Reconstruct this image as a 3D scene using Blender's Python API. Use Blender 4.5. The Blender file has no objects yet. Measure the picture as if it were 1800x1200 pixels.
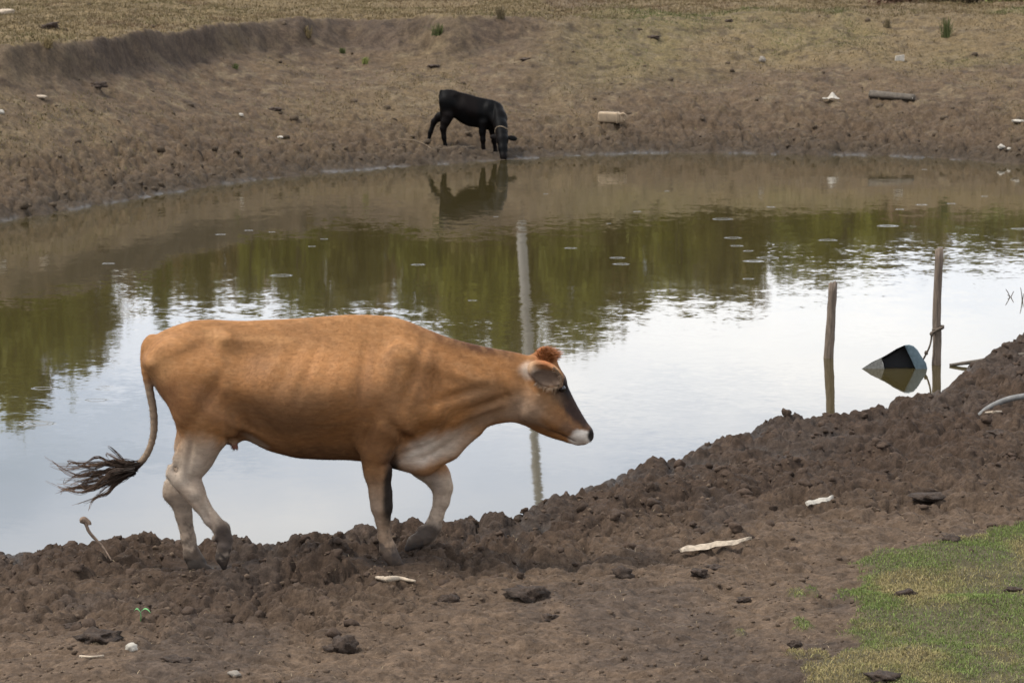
import bpy, math, random
import numpy as np
from mathutils import Vector, Matrix

# ------------------------------------------------------------------ camera, sky, sun, exposure
scene = bpy.context.scene
col = scene.collection
CAM_H, FPX, HORIZON = 3.2, 6000.0, -89.0          # camera height over the water, focal length in photo pixels
PITCH = math.atan((600 - HORIZON) / FPX)
cam_data = bpy.data.cameras.new('camera')
cam_data.sensor_width = 36.0
cam_data.lens = 36.0 * FPX / 1800.0
cam_data.clip_start, cam_data.clip_end = 0.1, 6000
cam_data.dof.use_dof = True
cam_data.dof.focus_distance = 17.2
cam_data.dof.aperture_fstop = 13.0
cam = bpy.data.objects.new('camera', cam_data)
cam.location = (0, 0, CAM_H)
cam.rotation_euler = (math.pi / 2 - PITCH, 0, 0)
col.objects.link(cam)
scene.camera = cam

SUN_EL, SUN_AZ = math.radians(60), math.radians(262)   # azimuth clockwise from +Y (view direction)
world = bpy.data.worlds.new('World')
scene.world = world
world.use_nodes = True
wn, wl = world.node_tree.nodes, world.node_tree.links
wn.clear()
w_out = wn.new('ShaderNodeOutputWorld')
w_bg = wn.new('ShaderNodeBackground')
w_bg.inputs['Strength'].default_value = 0.1
sky = wn.new('ShaderNodeTexSky')
sky.sky_type = 'NISHITA'
sky.sun_disc = False
sky.sun_elevation = SUN_EL
sky.sun_rotation = SUN_AZ
sky.altitude = 50
sky.dust_density = 1.5
# broken white cloud deck: the view direction projected on a flat layer overhead
w_tc = wn.new('ShaderNodeTexCoord')
w_sep = wn.new('ShaderNodeSeparateXYZ'); wl.new(w_tc.outputs['Generated'], w_sep.inputs[0])
w_abs = wn.new('ShaderNodeMath'); w_abs.operation = 'MAXIMUM'; w_abs.inputs[1].default_value = 0.0
wl.new(w_sep.outputs['Z'], w_abs.inputs[0])
w_add = wn.new('ShaderNodeMath'); w_add.operation = 'ADD'; w_add.inputs[1].default_value = 0.12
wl.new(w_abs.outputs[0], w_add.inputs[0])
w_dx = wn.new('ShaderNodeMath'); w_dx.operation = 'DIVIDE'
wl.new(w_sep.outputs['X'], w_dx.inputs[0]); wl.new(w_add.outputs[0], w_dx.inputs[1])
w_dy = wn.new('ShaderNodeMath'); w_dy.operation = 'DIVIDE'
wl.new(w_sep.outputs['Y'], w_dy.inputs[0]); wl.new(w_add.outputs[0], w_dy.inputs[1])
w_com = wn.new('ShaderNodeCombineXYZ')
wl.new(w_dx.outputs[0], w_com.inputs[0]); wl.new(w_dy.outputs[0], w_com.inputs[1])
w_com.inputs[2].default_value = 5.81
w_n = wn.new('ShaderNodeTexNoise')
w_n.inputs['Scale'].default_value = 1.15
w_n.inputs['Detail'].default_value = 6.0
w_n.inputs['Roughness'].default_value = 0.55
wl.new(w_com.outputs[0], w_n.inputs['Vector'])
w_r = wn.new('ShaderNodeValToRGB')                  # cloud cover
w_r.color_ramp.elements[0].position = 0.30; w_r.color_ramp.elements[0].color = (0.35, 0.35, 0.35, 1)
w_r.color_ramp.elements[1].position = 0.46; w_r.color_ramp.elements[1].color = (1, 1, 1, 1)
wl.new(w_n.outputs['Fac'], w_r.inputs[0])
w_c = wn.new('ShaderNodeValToRGB')                  # thin bluish veil to bright white cloud
w_c.color_ramp.elements[0].position = 0.42; w_c.color_ramp.elements[0].color = (0.58, 0.655, 0.78, 1)
w_c.color_ramp.elements[1].position = 0.68; w_c.color_ramp.elements[1].color = (1.0, 0.995, 0.99, 1)
wl.new(w_n.outputs['Fac'], w_c.inputs[0])
w_cs = wn.new('ShaderNodeVectorMath'); w_cs.operation = 'SCALE'; w_cs.inputs['Scale'].default_value = 14.5
wl.new(w_c.outputs[0], w_cs.inputs[0])
w_mix = wn.new('ShaderNodeMix'); w_mix.data_type = 'RGBA'
wl.new(w_r.outputs[0], w_mix.inputs[0])
wl.new(sky.outputs[0], w_mix.inputs[6])
wl.new(w_cs.outputs[0], w_mix.inputs[7])
wl.new(w_mix.outputs[2], w_bg.inputs[0])
wl.new(w_bg.outputs[0], w_out.inputs[0])

sun_d = bpy.data.lights.new('sun', 'SUN')
sun_d.energy = 3.0
sun_d.angle = math.radians(12)
sun_d.color = (1.0, 0.95, 0.87)
sun = bpy.data.objects.new('sun', sun_d)
sun_dir = Vector((math.sin(SUN_AZ) * math.cos(SUN_EL), math.cos(SUN_AZ) * math.cos(SUN_EL), math.sin(SUN_EL)))
sun.rotation_euler = sun_dir.to_track_quat('Z', 'Y').to_euler()
sun.location = sun_dir * 50
col.objects.link(sun)

scene.view_settings.view_transform = 'Standard'
scene.view_settings.look = 'None'
scene.view_settings.exposure = 0.40
scene.view_settings.gamma = 1.0
scene.view_settings.use_curve_mapping = False
scene.cycles.use_denoising = True
scene.cycles.max_bounces = 6

RNG = np.random.default_rng(7)
random.seed(7)

# ------------------------------------------------------------------ pixel -> world (to lay the place out from measured positions)
CT, ST = math.cos(PITCH), math.sin(PITCH)
def ray(px, py):
    a, b = (px - 900) / FPX, (600 - py) / FPX
    return np.array([a, CT + b * ST, -ST + b * CT])
def at_y(px, py, Y):
    d = ray(px, py); t = Y / d[1]
    return np.array([d[0] * t, Y, CAM_H + d[2] * t])
def at_z(px, py, z):
    d = ray(px, py); t = (z - CAM_H) / d[2]
    return np.array([d[0] * t, d[1] * t, z])
def to_px(X, Y, Z):
    dz = Z - CAM_H
    dep = Y * CT - dz * ST
    return 900 + FPX * X / dep, 600 - FPX * (Y * ST + dz * CT) / dep

# ------------------------------------------------------------------ numpy noise
def _hash(ix, iy, seed):
    h = (ix.astype(np.int64) * 374761393 + iy.astype(np.int64) * 668265263 + seed * 1442695041) & 0xFFFFFFFF
    h = ((h ^ (h >> 13)) * 1274126177) & 0xFFFFFFFF
    h = h ^ (h >> 16)
    return (h & 0xFFFFFF).astype(np.float32) / np.float32(0xFFFFFF)
def vnoise(x, y, seed=0):
    ix, iy = np.floor(x), np.floor(y)
    fx, fy = (x - ix), (y - iy)
    ix, iy = ix.astype(np.int64), iy.astype(np.int64)
    u, v = fx * fx * fx * (fx * (fx * 6 - 15) + 10), fy * fy * fy * (fy * (fy * 6 - 15) + 10)
    a, b = _hash(ix, iy, seed), _hash(ix + 1, iy, seed)
    c, d = _hash(ix, iy + 1, seed), _hash(ix + 1, iy + 1, seed)
    return (a + (b - a) * u) * (1 - v) + (c + (d - c) * u) * v
def fbm(x, y, octv=4, seed=0, gain=0.5):
    s, amp, tot = 0.0, 1.0, 0.0
    for o in range(octv):
        s = s + amp * vnoise(x * 2 ** o + 17.3 * o, y * 2 ** o - 9.1 * o, seed + o)
        tot += amp; amp *= gain
    return s / tot
def worley(x, y, seed=0):
    ix, iy = np.floor(x).astype(np.int64), np.floor(y).astype(np.int64)
    f1 = np.full(x.shape, 9.0); f2 = np.full(x.shape, 9.0); cid = np.zeros(x.shape)
    for dx in (-1, 0, 1):
        for dy in (-1, 0, 1):
            cx, cy = ix + dx, iy + dy
            jx = cx + _hash(cx, cy, seed); jy = cy + _hash(cx, cy, seed + 101)
            d = np.sqrt((x - jx) ** 2 + (y - jy) ** 2)
            m = d < f1
            f2 = np.where(m, f1, np.minimum(f2, d))
            cid = np.where(m, _hash(cx, cy, seed + 202), cid)
            f1 = np.where(m, d, f1)
    return f1, f2, cid
def sstep(a, b, x):
    t = np.clip((x - a) / (b - a), 0, 1)
    return t * t * (3 - 2 * t)

# ------------------------------------------------------------------ object helpers
def build_mesh(name, verts, faces, colors=None, smooth=True, attrs=None):
    """verts (N,3); faces (M,3) or (M,4) array, or a list of such arrays"""
    me = bpy.data.meshes.new(name)
    verts = np.asarray(verts, np.float32)
    fl = faces if isinstance(faces, list) else [faces]
    fl = [np.asarray(f, np.int32) for f in fl if len(f)]
    me.vertices.add(len(verts)); me.vertices.foreach_set('co', verts.ravel())
    nl = sum(f.size for f in fl); npoly = sum(len(f) for f in fl)
    me.loops.add(nl); me.polygons.add(npoly)
    me.loops.foreach_set('vertex_index', np.concatenate([f.ravel() for f in fl]))
    starts, s = [], 0
    for f in fl:
        starts.append(s + np.arange(len(f)) * f.shape[1]); s += f.size
    me.polygons.foreach_set('loop_start', np.concatenate(starts).astype(np.int32))
    me.polygons.foreach_set('use_smooth', np.full(npoly, smooth))
    me.update(calc_edges=True)
    if colors is not None:
        c = np.ones((len(verts), 4), np.float32); c[:, :3] = colors
        at = me.color_attributes.new('Col', 'FLOAT_COLOR', 'POINT')
        at.data.foreach_set('color', c.ravel())
    for k, v in (attrs or {}).items():
        at = me.attributes.new(k, 'FLOAT', 'POINT'); at.data.foreach_set('value', np.asarray(v, np.float32).ravel())
    me.validate()
    return me
def tag(o, label=None, cat=None, group=None, kind=None):
    if label: o['label'] = label
    if cat: o['category'] = cat
    if group: o['group'] = group
    if kind: o['kind'] = kind
    return o
def link(name, me, mat=None, parent=None, loc=None):
    o = bpy.data.objects.new(name, me)
    if mat is not None and me is not None and not me.materials: me.materials.append(mat)
    if parent is not None: o.parent = parent
    if loc is not None: o.location = [float(v) for v in loc]
    col.objects.link(o)
    return o
def empty(name, loc=(0, 0, 0)):
    o = bpy.data.objects.new(name, None); o.location = [float(v) for v in loc]
    o.empty_display_size = 0.2
    col.objects.link(o)
    return o

def sweep(pts, radii, n=8, flat=1.0, jitter=0.0, seed=0, cap=True):
    """tube along points; returns verts, faces list"""
    pts = np.asarray(pts, float); m = len(pts)
    radii = np.broadcast_to(np.asarray(radii, float), (m,))
    rg = np.random.default_rng(seed)
    tan = np.gradient(pts, axis=0); tan /= np.linalg.norm(tan, axis=1)[:, None] + 1e-9
    ref = np.array([0, 0, 1.0]) if abs(tan[0][2]) < 0.8 else np.array([1.0, 0, 0])
    V = []
    u = np.cross(tan[0], ref); u /= np.linalg.norm(u)
    lob = rg.normal(0, jitter, n)
    for i in range(m):
        u = u - tan[i] * u.dot(tan[i]); u /= np.linalg.norm(u)
        v = np.cross(tan[i], u)
        for k in range(n):
            a = 2 * math.pi * k / n
            r = radii[i] * (1 + lob[k] + rg.normal(0, jitter * 0.35 + 1e-9))
            V.append(pts[i] + r * (math.cos(a) * u + flat * math.sin(a) * v))
    F = []
    for i in range(m - 1):
        for k in range(n):
            k2 = (k + 1) % n
            F.append((i * n + k, i * n + k2, (i + 1) * n + k2, (i + 1) * n + k))
    T = []
    if cap:
        c0, c1 = len(V), len(V) + 1
        V.append(pts[0]); V.append(pts[-1])
        for k in range(n):
            k2 = (k + 1) % n
            T.append((c0, k2, k)); T.append((c1, (m - 1) * n + k, (m - 1) * n + k2))
    return np.array(V), [np.array(F), np.array(T).reshape(-1, 3)]
def spline(pts, n):
    """Catmull-Rom through points"""
    pts = np.asarray(pts, float)
    P = np.vstack([2 * pts[0] - pts[1], pts, 2 * pts[-1] - pts[-2]])
    out = []
    for t in np.linspace(0, len(pts) - 1 - 1e-6, n):
        i = int(t); f = t - i
        p0, p1, p2, p3 = P[i], P[i + 1], P[i + 2], P[i + 3]
        out.append(0.5 * (2 * p1 + (p2 - p0) * f + (2 * p0 - 5 * p1 + 4 * p2 - p3) * f * f + (3 * p1 - p0 - 3 * p2 + p3) * f ** 3))
    return np.array(out)
def ico(sub=2):
    import bmesh
    bm = bmesh.new(); bmesh.ops.create_icosphere(bm, subdivisions=sub, radius=1)
    v = np.array([p.co[:] for p in bm.verts]); f = np.array([[q.index for q in p.verts] for p in bm.faces])
    bm.free(); return v, f
ICO2, ICO3, ICO1 = ico(2), ico(3), ico(1)
def noise3(p, s, seed):
    return (vnoise(p[:, 0] * s + p[:, 2] * s * 0.7 + 31, p[:, 1] * s - p[:, 2] * s * 0.6 + 17, seed)
            + vnoise(p[:, 2] * s + 5, p[:, 0] * s * 0.8 - p[:, 1] * s * 0.5 + 3, seed + 5)) - 1.0
def lump(size, seed, rough=0.45, sub=3, freq=1.6):
    v, f = {1: ICO1, 2: ICO2, 3: ICO3}[sub]
    r = 1 + rough * noise3(v, freq, seed) + rough * 0.55 * noise3(v, freq * 2.4, seed + 9) + rough * .30 * noise3(v, freq * 5.5, seed + 19)
    v = v * r[:, None] * np.asarray(size)
    return v, f

# ------------------------------------------------------------------ materials
def mat_new(name):
    m = bpy.data.materials.new(name); m.use_nodes = True
    nt = m.node_tree
    b = nt.nodes['Principled BSDF']
    return m, nt.nodes, nt.links, b
def ramp(nodes, links, src, stops):
    r = nodes.new('ShaderNodeValToRGB')
    el = r.color_ramp.elements
    while len(el) < len(stops): el.new(0.5)
    for e, (p, c) in zip(el, stops):
        e.position = p; e.color = (*c, 1) if len(c) == 3 else c
    links.new(src, r.inputs[0]); return r
def mul_noise(nodes, links, color_out, scale, lo, hi, detail=6, coord='Object', vec_scale=None, rough=0.65):
    tc = nodes.new('ShaderNodeTexCoord')
    n = nodes.new('ShaderNodeTexNoise'); n.inputs['Scale'].default_value = scale; n.inputs['Detail'].default_value = detail
    n.inputs['Roughness'].default_value = rough
    if vec_scale:
        mp = nodes.new('ShaderNodeMapping'); mp.inputs['Scale'].default_value = vec_scale
        links.new(tc.outputs[coord], mp.inputs[0]); links.new(mp.outputs[0], n.inputs['Vector'])
    else:
        links.new(tc.outputs[coord], n.inputs['Vector'])
    r = ramp(nodes, links, n.outputs['Fac'], [(0.25, (lo,) * 3), (0.75, (hi,) * 3)])
    mx = nodes.new('ShaderNodeMix'); mx.data_type = 'RGBA'; mx.blend_type = 'MULTIPLY'; mx.inputs[0].default_value = 1
    links.new(color_out, mx.inputs[6]); links.new(r.outputs[0], mx.inputs[7])
    return mx.outputs[2], n
def add_bump(nodes, links, b, height, strength, dist):
    bp = nodes.new('ShaderNodeBump'); bp.inputs['Strength'].default_value = strength; bp.inputs['Distance'].default_value = dist
    links.new(height, bp.inputs['Height']); links.new(bp.outputs[0], b.inputs['Normal']); return bp
def simple_mat(name, color, rough=0.8, scale=12, lo=0.6, hi=1.3, bump=0.4, dist=0.01, vec_scale=None, spec=0.3, metallic=0.0):
    m, n, l, b = mat_new(name)
    rgb = n.new('ShaderNodeRGB'); rgb.outputs[0].default_value = (*color, 1)
    c, nz = mul_noise(n, l, rgb.outputs[0], scale, lo, hi, vec_scale=vec_scale)
    l.new(c, b.inputs['Base Color']); b.inputs['Roughness'].default_value = rough
    b.inputs['Specular IOR Level'].default_value = spec; b.inputs['Metallic'].default_value = metallic
    if bump: add_bump(n, l, b, nz.outputs['Fac'], bump, dist)
    return m
def attr_mat(name, rough=0.9, spec=0.2, scale=None, lo=0.7, hi=1.25, bump=0.0, dist=0.005, vec_scale=None, translucent=0.0, sheen=0.0):
    m, n, l, b = mat_new(name)
    a = n.new('ShaderNodeVertexColor'); a.layer_name = 'Col'
    out = a.outputs[0]
    if scale:
        out, nz = mul_noise(n, l, out, scale, lo, hi, vec_scale=vec_scale)
        if bump: add_bump(n, l, b, nz.outputs['Fac'], bump, dist)
    l.new(out, b.inputs['Base Color'])
    b.inputs['Roughness'].default_value = rough; b.inputs['Specular IOR Level'].default_value = spec
    if sheen:
        b.inputs['Sheen Weight'].default_value = sheen; b.inputs['Sheen Roughness'].default_value = 0.5
    return m

# ground: pigment from the vertex colours, fine grain and crumbs from noise, wet mud is glossy
M_ground, gn, gl, gb = mat_new('bare_soil')
ga = gn.new('ShaderNodeVertexColor'); ga.layer_name = 'Col'
c1, n1 = mul_noise(gn, gl, ga.outputs[0], 48, 0.48, 1.52, detail=8, rough=0.75)
c2, n2 = mul_noise(gn, gl, c1, 7.0, 0.66, 1.32, detail=5)
c2, n2b = mul_noise(gn, gl, c2, 18, 0.60, 1.40, detail=3)
c3, n3 = mul_noise(gn, gl, c2, 0.9, 0.85, 1.13, detail=4)
gl.new(c3, gb.inputs['Base Color'])
gw = gn.new('ShaderNodeAttribute'); gw.attribute_name = 'wet'
gr = gn.new('ShaderNodeMapRange'); gr.inputs[3].default_value = 0.93; gr.inputs[4].default_value = 0.55
gl.new(gw.outputs['Fac'], gr.inputs[0]); gl.new(gr.outputs[0], gb.inputs['Roughness'])
gs = gn.new('ShaderNodeMapRange'); gs.inputs[3].default_value = 0.12; gs.inputs[4].default_value = 0.4
gl.new(gw.outputs['Fac'], gs.inputs[0]); gl.new(gs.outputs[0], gb.inputs['Specular IOR Level'])
gadd = gn.new('ShaderNodeMath'); gadd.operation = 'ADD'
n1b = gn.new('ShaderNodeTexNoise'); n1b.inputs['Scale'].default_value = 120; n1b.inputs['Detail'].default_value = 4
gtc = gn.new('ShaderNodeTexCoord'); gl.new(gtc.outputs['Object'], n1b.inputs['Vector'])
gl.new(n1.outputs['Fac'], gadd.inputs[0]); gl.new(n1b.outputs['Fac'], gadd.inputs[1])
add_bump(gn, gl, gb, gadd.outputs[0], 0.8, 0.012)

# water: murky, mirror-like at this grazing view, with small wind ripples
M_water, an, al, ab = mat_new('murky_water')
ab.inputs['Base Color'].default_value = (0.044, 0.034, 0.013, 1)
ab.inputs['Roughness'].default_value = 0.03
ab.inputs['IOR'].default_value = 1.333
ab.inputs['Specular IOR Level'].default_value = 0.5
atc = an.new('ShaderNodeTexCoord')
def wv(scale, detail, amp, w=0.0):
    nz = an.new('ShaderNodeTexNoise'); nz.inputs['Scale'].default_value = scale; nz.inputs['Detail'].default_value = detail
    al.new(atc.outputs['Object'], nz.inputs['Vector'])
    s = an.new('ShaderNodeVectorMath'); s.operation = 'SUBTRACT'; s.inputs[1].default_value = (0.5, 0.5, 0.5)
    al.new(nz.outputs['Color'], s.inputs[0])
    k = an.new('ShaderNodeVectorMath'); k.operation = 'SCALE'; k.inputs['Scale'].default_value = amp
    al.new(s.outputs[0], k.inputs[0]); return k
wa, wb = wv(3.2, 2, 0.014), wv(15.0, 2, 0.021)
wsum = an.new('ShaderNodeVectorMath'); wsum.operation = 'ADD'
al.new(wa.outputs[0], wsum.inputs[0]); al.new(wb.outputs[0], wsum.inputs[1])
wm = an.new('ShaderNodeTexNoise'); wm.inputs['Scale'].default_value = 0.16; wm.inputs['Detail'].default_value = 2
al.new(atc.outputs['Object'], wm.inputs['Vector'])
wr = ramp(an, al, wm.outputs['Fac'], [(0.40, (0.35,) * 3), (0.62, (1.3,) * 3)])
# wind reaches the open middle more than the sheltered near side
wsp = an.new('ShaderNodeSeparateXYZ'); al.new(atc.outputs['Object'], wsp.inputs[0])
wmr = an.new('ShaderNodeMapRange'); wmr.inputs[1].default_value = 20; wmr.inputs[2].default_value = 31
wmr.inputs[3].default_value = 0.35; wmr.inputs[4].default_value = 1.0
al.new(wsp.outputs['Y'], wmr.inputs[0])
wmm = an.new('ShaderNodeMath'); wmm.operation = 'MULTIPLY'
al.new(wr.outputs[0], wmm.inputs[0]); al.new(wmr.outputs[0], wmm.inputs[1])
wsc = an.new('ShaderNodeVectorMath'); wsc.operation = 'SCALE'
al.new(wsum.outputs[0], wsc.inputs[0]); al.new(wmm.outputs[0], wsc.inputs['Scale'])
wmk = an.new('ShaderNodeVectorMath'); wmk.operation = 'MULTIPLY'; wmk.inputs[1].default_value = (1, 1, 0)
al.new(wsc.outputs[0], wmk.inputs[0])
ageo = an.new('ShaderNodeNewGeometry')
wad = an.new('ShaderNodeVectorMath'); wad.operation = 'ADD'
al.new(ageo.outputs['Normal'], wad.inputs[0]); al.new(wmk.outputs[0], wad.inputs[1])
wno = an.new('ShaderNodeVectorMath'); wno.operation = 'NORMALIZE'
al.new(wad.outputs[0], wno.inputs[0]); al.new(wno.outputs[0], ab.inputs['Normal'])

M_coat = attr_mat('cow_hide', rough=0.6, spec=0.10, scale=60, lo=0.74, hi=1.24, bump=0.3, dist=0.003, vec_scale=(.35, 1, 1))
M_fur = attr_mat('short_fur', rough=0.6, spec=0.12)
M_calf = attr_mat('black_hide', rough=0.55, spec=0.05, scale=20, lo=0.8, hi=1.2)
M_hair = attr_mat('long_hair', rough=0.55, spec=0.15)
M_grass = attr_mat('grass_blades', rough=0.7, spec=0.15)
M_leaf = attr_mat('leaves', rough=0.65, spec=0.2)
M_clod = attr_mat('mud_clod', rough=0.92, spec=0.12, scale=60, lo=0.62, hi=1.36, bump=0.8, dist=0.012)
M_bark = simple_mat('tree_bark', (0.12, 0.09, 0.065), 0.95, 6)
M_wood = simple_mat('weathered_post_wood', (0.14, 0.105, 0.078), 0.85, 9, 0.35, 1.6, 0.8, 0.012, vec_scale=(6, 6, 0.7))
M_grey_wood = simple_mat('grey_weathered_wood', (0.10, 0.082, 0.064), 0.9, 14, 0.45, 1.5, 0.7, 0.01)
M_root = simple_mat('root_wood', (0.22, 0.155, 0.11), 0.9, 40, 0.5, 1.4, .6, .006)
M_pale_wood = simple_mat('bleached_wood', (0.40, 0.32, 0.235), 0.85, 30, 0.45, 1.3, 0.7, 0.008)
M_bone = simple_mat('bleached_white', (0.40, 0.36, 0.30), 0.8, 18, 0.6, 1.2, 0.5, 0.006)
M_concrete = simple_mat('pole_concrete', (0.30, 0.28, 0.25), 0.9, 5, 0.75, 1.15, 0.2, 0.005)
M_rope = simple_mat('old_rope', (0.10, 0.075, 0.055), 0.9, 120, 0.5, 1.4, 0.8, 0.004)
M_pale_rope = simple_mat('pale_rope', (0.20, 0.15, 0.10), 0.9, 80, 0.6, 1.3, 0.6, 0.004)
M_hose = simple_mat('grey_hose_plastic', (0.15, 0.145, 0.135), 0.6, 30, 0.6, 1.3, 0.3, 0.003)
M_blue = simple_mat('faded_blue_plastic', (0.10, 0.14, 0.16), 0.55, 22, 0.6, 1.3, 0.2, 0.004)
M_black = simple_mat('inner_shade_plastic', (0.012, 0.012, 0.013), 0.6, 10, 0.7, 1.3, 0.1, 0.003)  # near-black tone that stands for the shade inside the container
M_greypl = simple_mat('mud_stained_grey_plastic', (0.21, 0.20, 0.175), 0.7, 60, 0.5, 1.3, 0.3, 0.004)
M_jerry = simple_mat('dirty_cream_plastic', (0.34, 0.25, 0.16), 0.7, 9, 0.6, 1.15, 0.2, 0.006)
M_eye = simple_mat('eye_black', (0.006, 0.005, 0.005), 0.08, 5, 0.9, 1.1, 0, spec=0.6)
M_dung = simple_mat('dry_dung', (0.056, 0.038, 0.027), 0.95, 45, 0.35, 1.7, 1.0, 0.03)
M_stone = simple_mat('grey_stone', (0.22, 0.19, 0.155), 0.9, 25, 0.6, 1.3, 0.6, 0.01)
M_green = simple_mat('fresh_leaf', (0.11, 0.30, 0.10), 0.5, 20, 0.8, 1.2, 0.2, 0.003)

# ------------------------------------------------------------------ terrain
NEAR_X = [-60, -25, -10, -2.76, -1.3, -0.62, 0.0, 0.70, 1.5, 2.35, 2.95, 3.55, 4.24, 7, 12, 20, 28, 60]
NEAR_Y = [28, 21, 17.8, 17.95, 17.95, 18.15, 18.9, 20.4, 21.95, 23.2, 24.15, 26.0, 27.75, 30.5, 34, 38.5, 44, 44]
FAR_X = [-60, -30, -20, -12, -8, -6, -5.6, -5.1, -4.5, -3.9, -3.2, -2.5, -1.7, -0.86, 0, 0.9, 2.7, 4.5, 6.2, 7.0, 7.7, 12, 20, 28, 60]
FAR_Y = [24, 28, 30.5, 33.5, 36.6, 40.2, 41.9, 43.6, 45.3, 47.2, 48.4, 49.6, 50.7, 51.6, 52.7, 53.5, 54.1, 53.8, 53.2, 52.5, 51.3, 49, 46.5, 44, 44]
LIP_X = [-60, -30, -12, -7.3, -5.9, -5.4, -4.5, -3.2, -2.1, -1.0, 1, 4, 8, 15, 30, 60]
LIP_Y = [38, 40, 45, 48.5, 52.6, 57.0, 61.0, 63.8, 63.8, 62.0, 64, 67, 68, 66, 62, 60]
def smooth_curve(xs, ys, sig):
    gx = np.arange(-60, 60.01, 0.05)
    gy = np.interp(gx, xs, ys)
    k = np.exp(-0.5 * (np.arange(-60, 61) * 0.05 / sig) ** 2); k /= k.sum()
    return gx, np.convolve(np.pad(gy, 60, 'edge'), k, 'valid')
_N, _F, _L = smooth_curve(NEAR_X, NEAR_Y, 0.18), smooth_curve(FAR_X, FAR_Y, 0.3), smooth_curve(LIP_X, LIP_Y, 0.35)
PADS = []          # (x, y, z, radius): ground level where something stands
def shore(X, Y):
    wob = (fbm(X * 1.6, Y * 0.5, 3, 40) - 0.5) * 0.9
    wobf = (fbm(X * 0.9, Y * 0.12, 4, 44) - 0.5) * 1.3
    dn = (np.interp(X, *_N) - Y) + wob
    yf = np.interp(X, *_F)
    slope = np.gradient(_F[1], 0.05); cs = 1 / np.sqrt(1 + np.interp(X, _F[0], slope) ** 2)
    df = (Y - yf) + wobf * (0.25 + cs * 0.5)
    return dn, df, cs, yf
def lip_line(x, y):
    return np.interp(x, *_L) + (fbm(x * 0.55, y * 0.02, 3, 31) - 0.5) * 1.7 + (fbm(x * 2.4, y * 0.5, 3, 35) - 0.5) * 0.9
def churn_mask(X, Y, dn):
    """how strongly the near bank is trodden to clods"""
    w = 2.5 + 1.8 * (fbm(X * 0.9, Y * 0.6, 3, 60) - 0.5) + np.clip(X - 0.2, 0, 2.5) * 0.95
    m = 1 - sstep(w * 0.45, w * 1.45, dn)
    return m
# turf corner at the lower right: boundary traced in plan
GR = [(1800, 903), (1740, 914), (1690, 925), (1620, 938), (1560, 944), (1500, 962), (1530, 984), (1490, 1012), (1478, 1035), (1505, 1060),
      (1500, 1085), (1470, 1112), (1512, 1128), (1500, 1150), (1460, 1172), (1430, 1200), (1400, 1240), (1330, 1330)]
GR_P = np.array([at_z(px, py, 0.22)[:2] for px, py in GR])
GR_POLY = np.vstack([GR_P, [[3.0, 9.0], [9.0, 9.0], [9.0, 19.0], [5.0, 18.6]]])
GR_BLOBS = [(1400, 1030, .05, .2), (1428, 1022, .04, .16), (1408, 1092, .05, .12), (1300, 1103, .03, .1), (1440, 1170, .05, .12), (1400, 1170, .04, .1)]
GR_BLOBS = [(*at_z(a, b, .22)[:2], c, d) for a, b, c, d in GR_BLOBS]
def poly_sd(X, Y, poly):
    d = np.full(X.shape, 1e9); ins = np.zeros(X.shape, bool)
    n = len(poly)
    for i in range(n):
        ax, ay = poly[i]; bx, by = poly[(i + 1) % n]
        ex, ey = bx - ax, by - ay
        t = np.clip(((X - ax) * ex + (Y - ay) * ey) / (ex * ex + ey * ey), 0, 1)
        d = np.minimum(d, np.hypot(X - ax - t * ex, Y - ay - t * ey))
        c = ((ay > Y) != (by > Y)) & (X < (bx - ax) * (Y - ay) / (by - ay + 1e-12) + ax)
        ins ^= c
    return np.where(ins, -d, d)
def turf_mask(X, Y):
    m = np.zeros(X.shape)
    sel = (X > 0.3) & (Y > 8) & (Y < 20) & (X < 10)
    if sel.any():
        x, y = X[sel], Y[sel]
        sd = poly_sd(x, y, GR_POLY) + (fbm(x * 9, y * 4, 3, 71) - 0.5) * 0.22
        mm = 1 - sstep(-0.05, 0.05, sd)
        for bx, by, rx, ry in GR_BLOBS:
            mm = np.maximum(mm, 0.85 * (1 - sstep(0.5, 1.2, np.hypot((x - bx) / rx, (y - by) / ry) + (fbm(x * 14, y * 9, 2, 77) - .5))))
        m[sel] = mm
    return m
def clods(X, Y, seed, warp=0.05):
    wx = X + (fbm(X * 7, Y * 7, 2, seed) - 0.5) * warp * 2; wy = Y + (fbm(X * 7, Y * 7, 2, seed + 3) - 0.5) * warp * 2
    h = 0
    for s, a, k in ((3.3, 0.070, 0), (6.5, 0.058, 7), (13, 0.037, 13), (26, 0.014, 19)):
        f1, f2, cid = worley(wx * s, wy * s, seed + k)
        rad = 0.45 + 0.45 * cid
        dome = np.sqrt(np.clip(1 - (f1 / rad) ** 2, 0, 1))
        h = h + a * (dome * (0.3 + 0.7 * cid) + 0.25 * sstep(0, 0.4, f2 - f1))
    h = h + 0.022 * (fbm(X * 40, Y * 40, 2, seed + 50) - 0.5)
    return h
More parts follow.
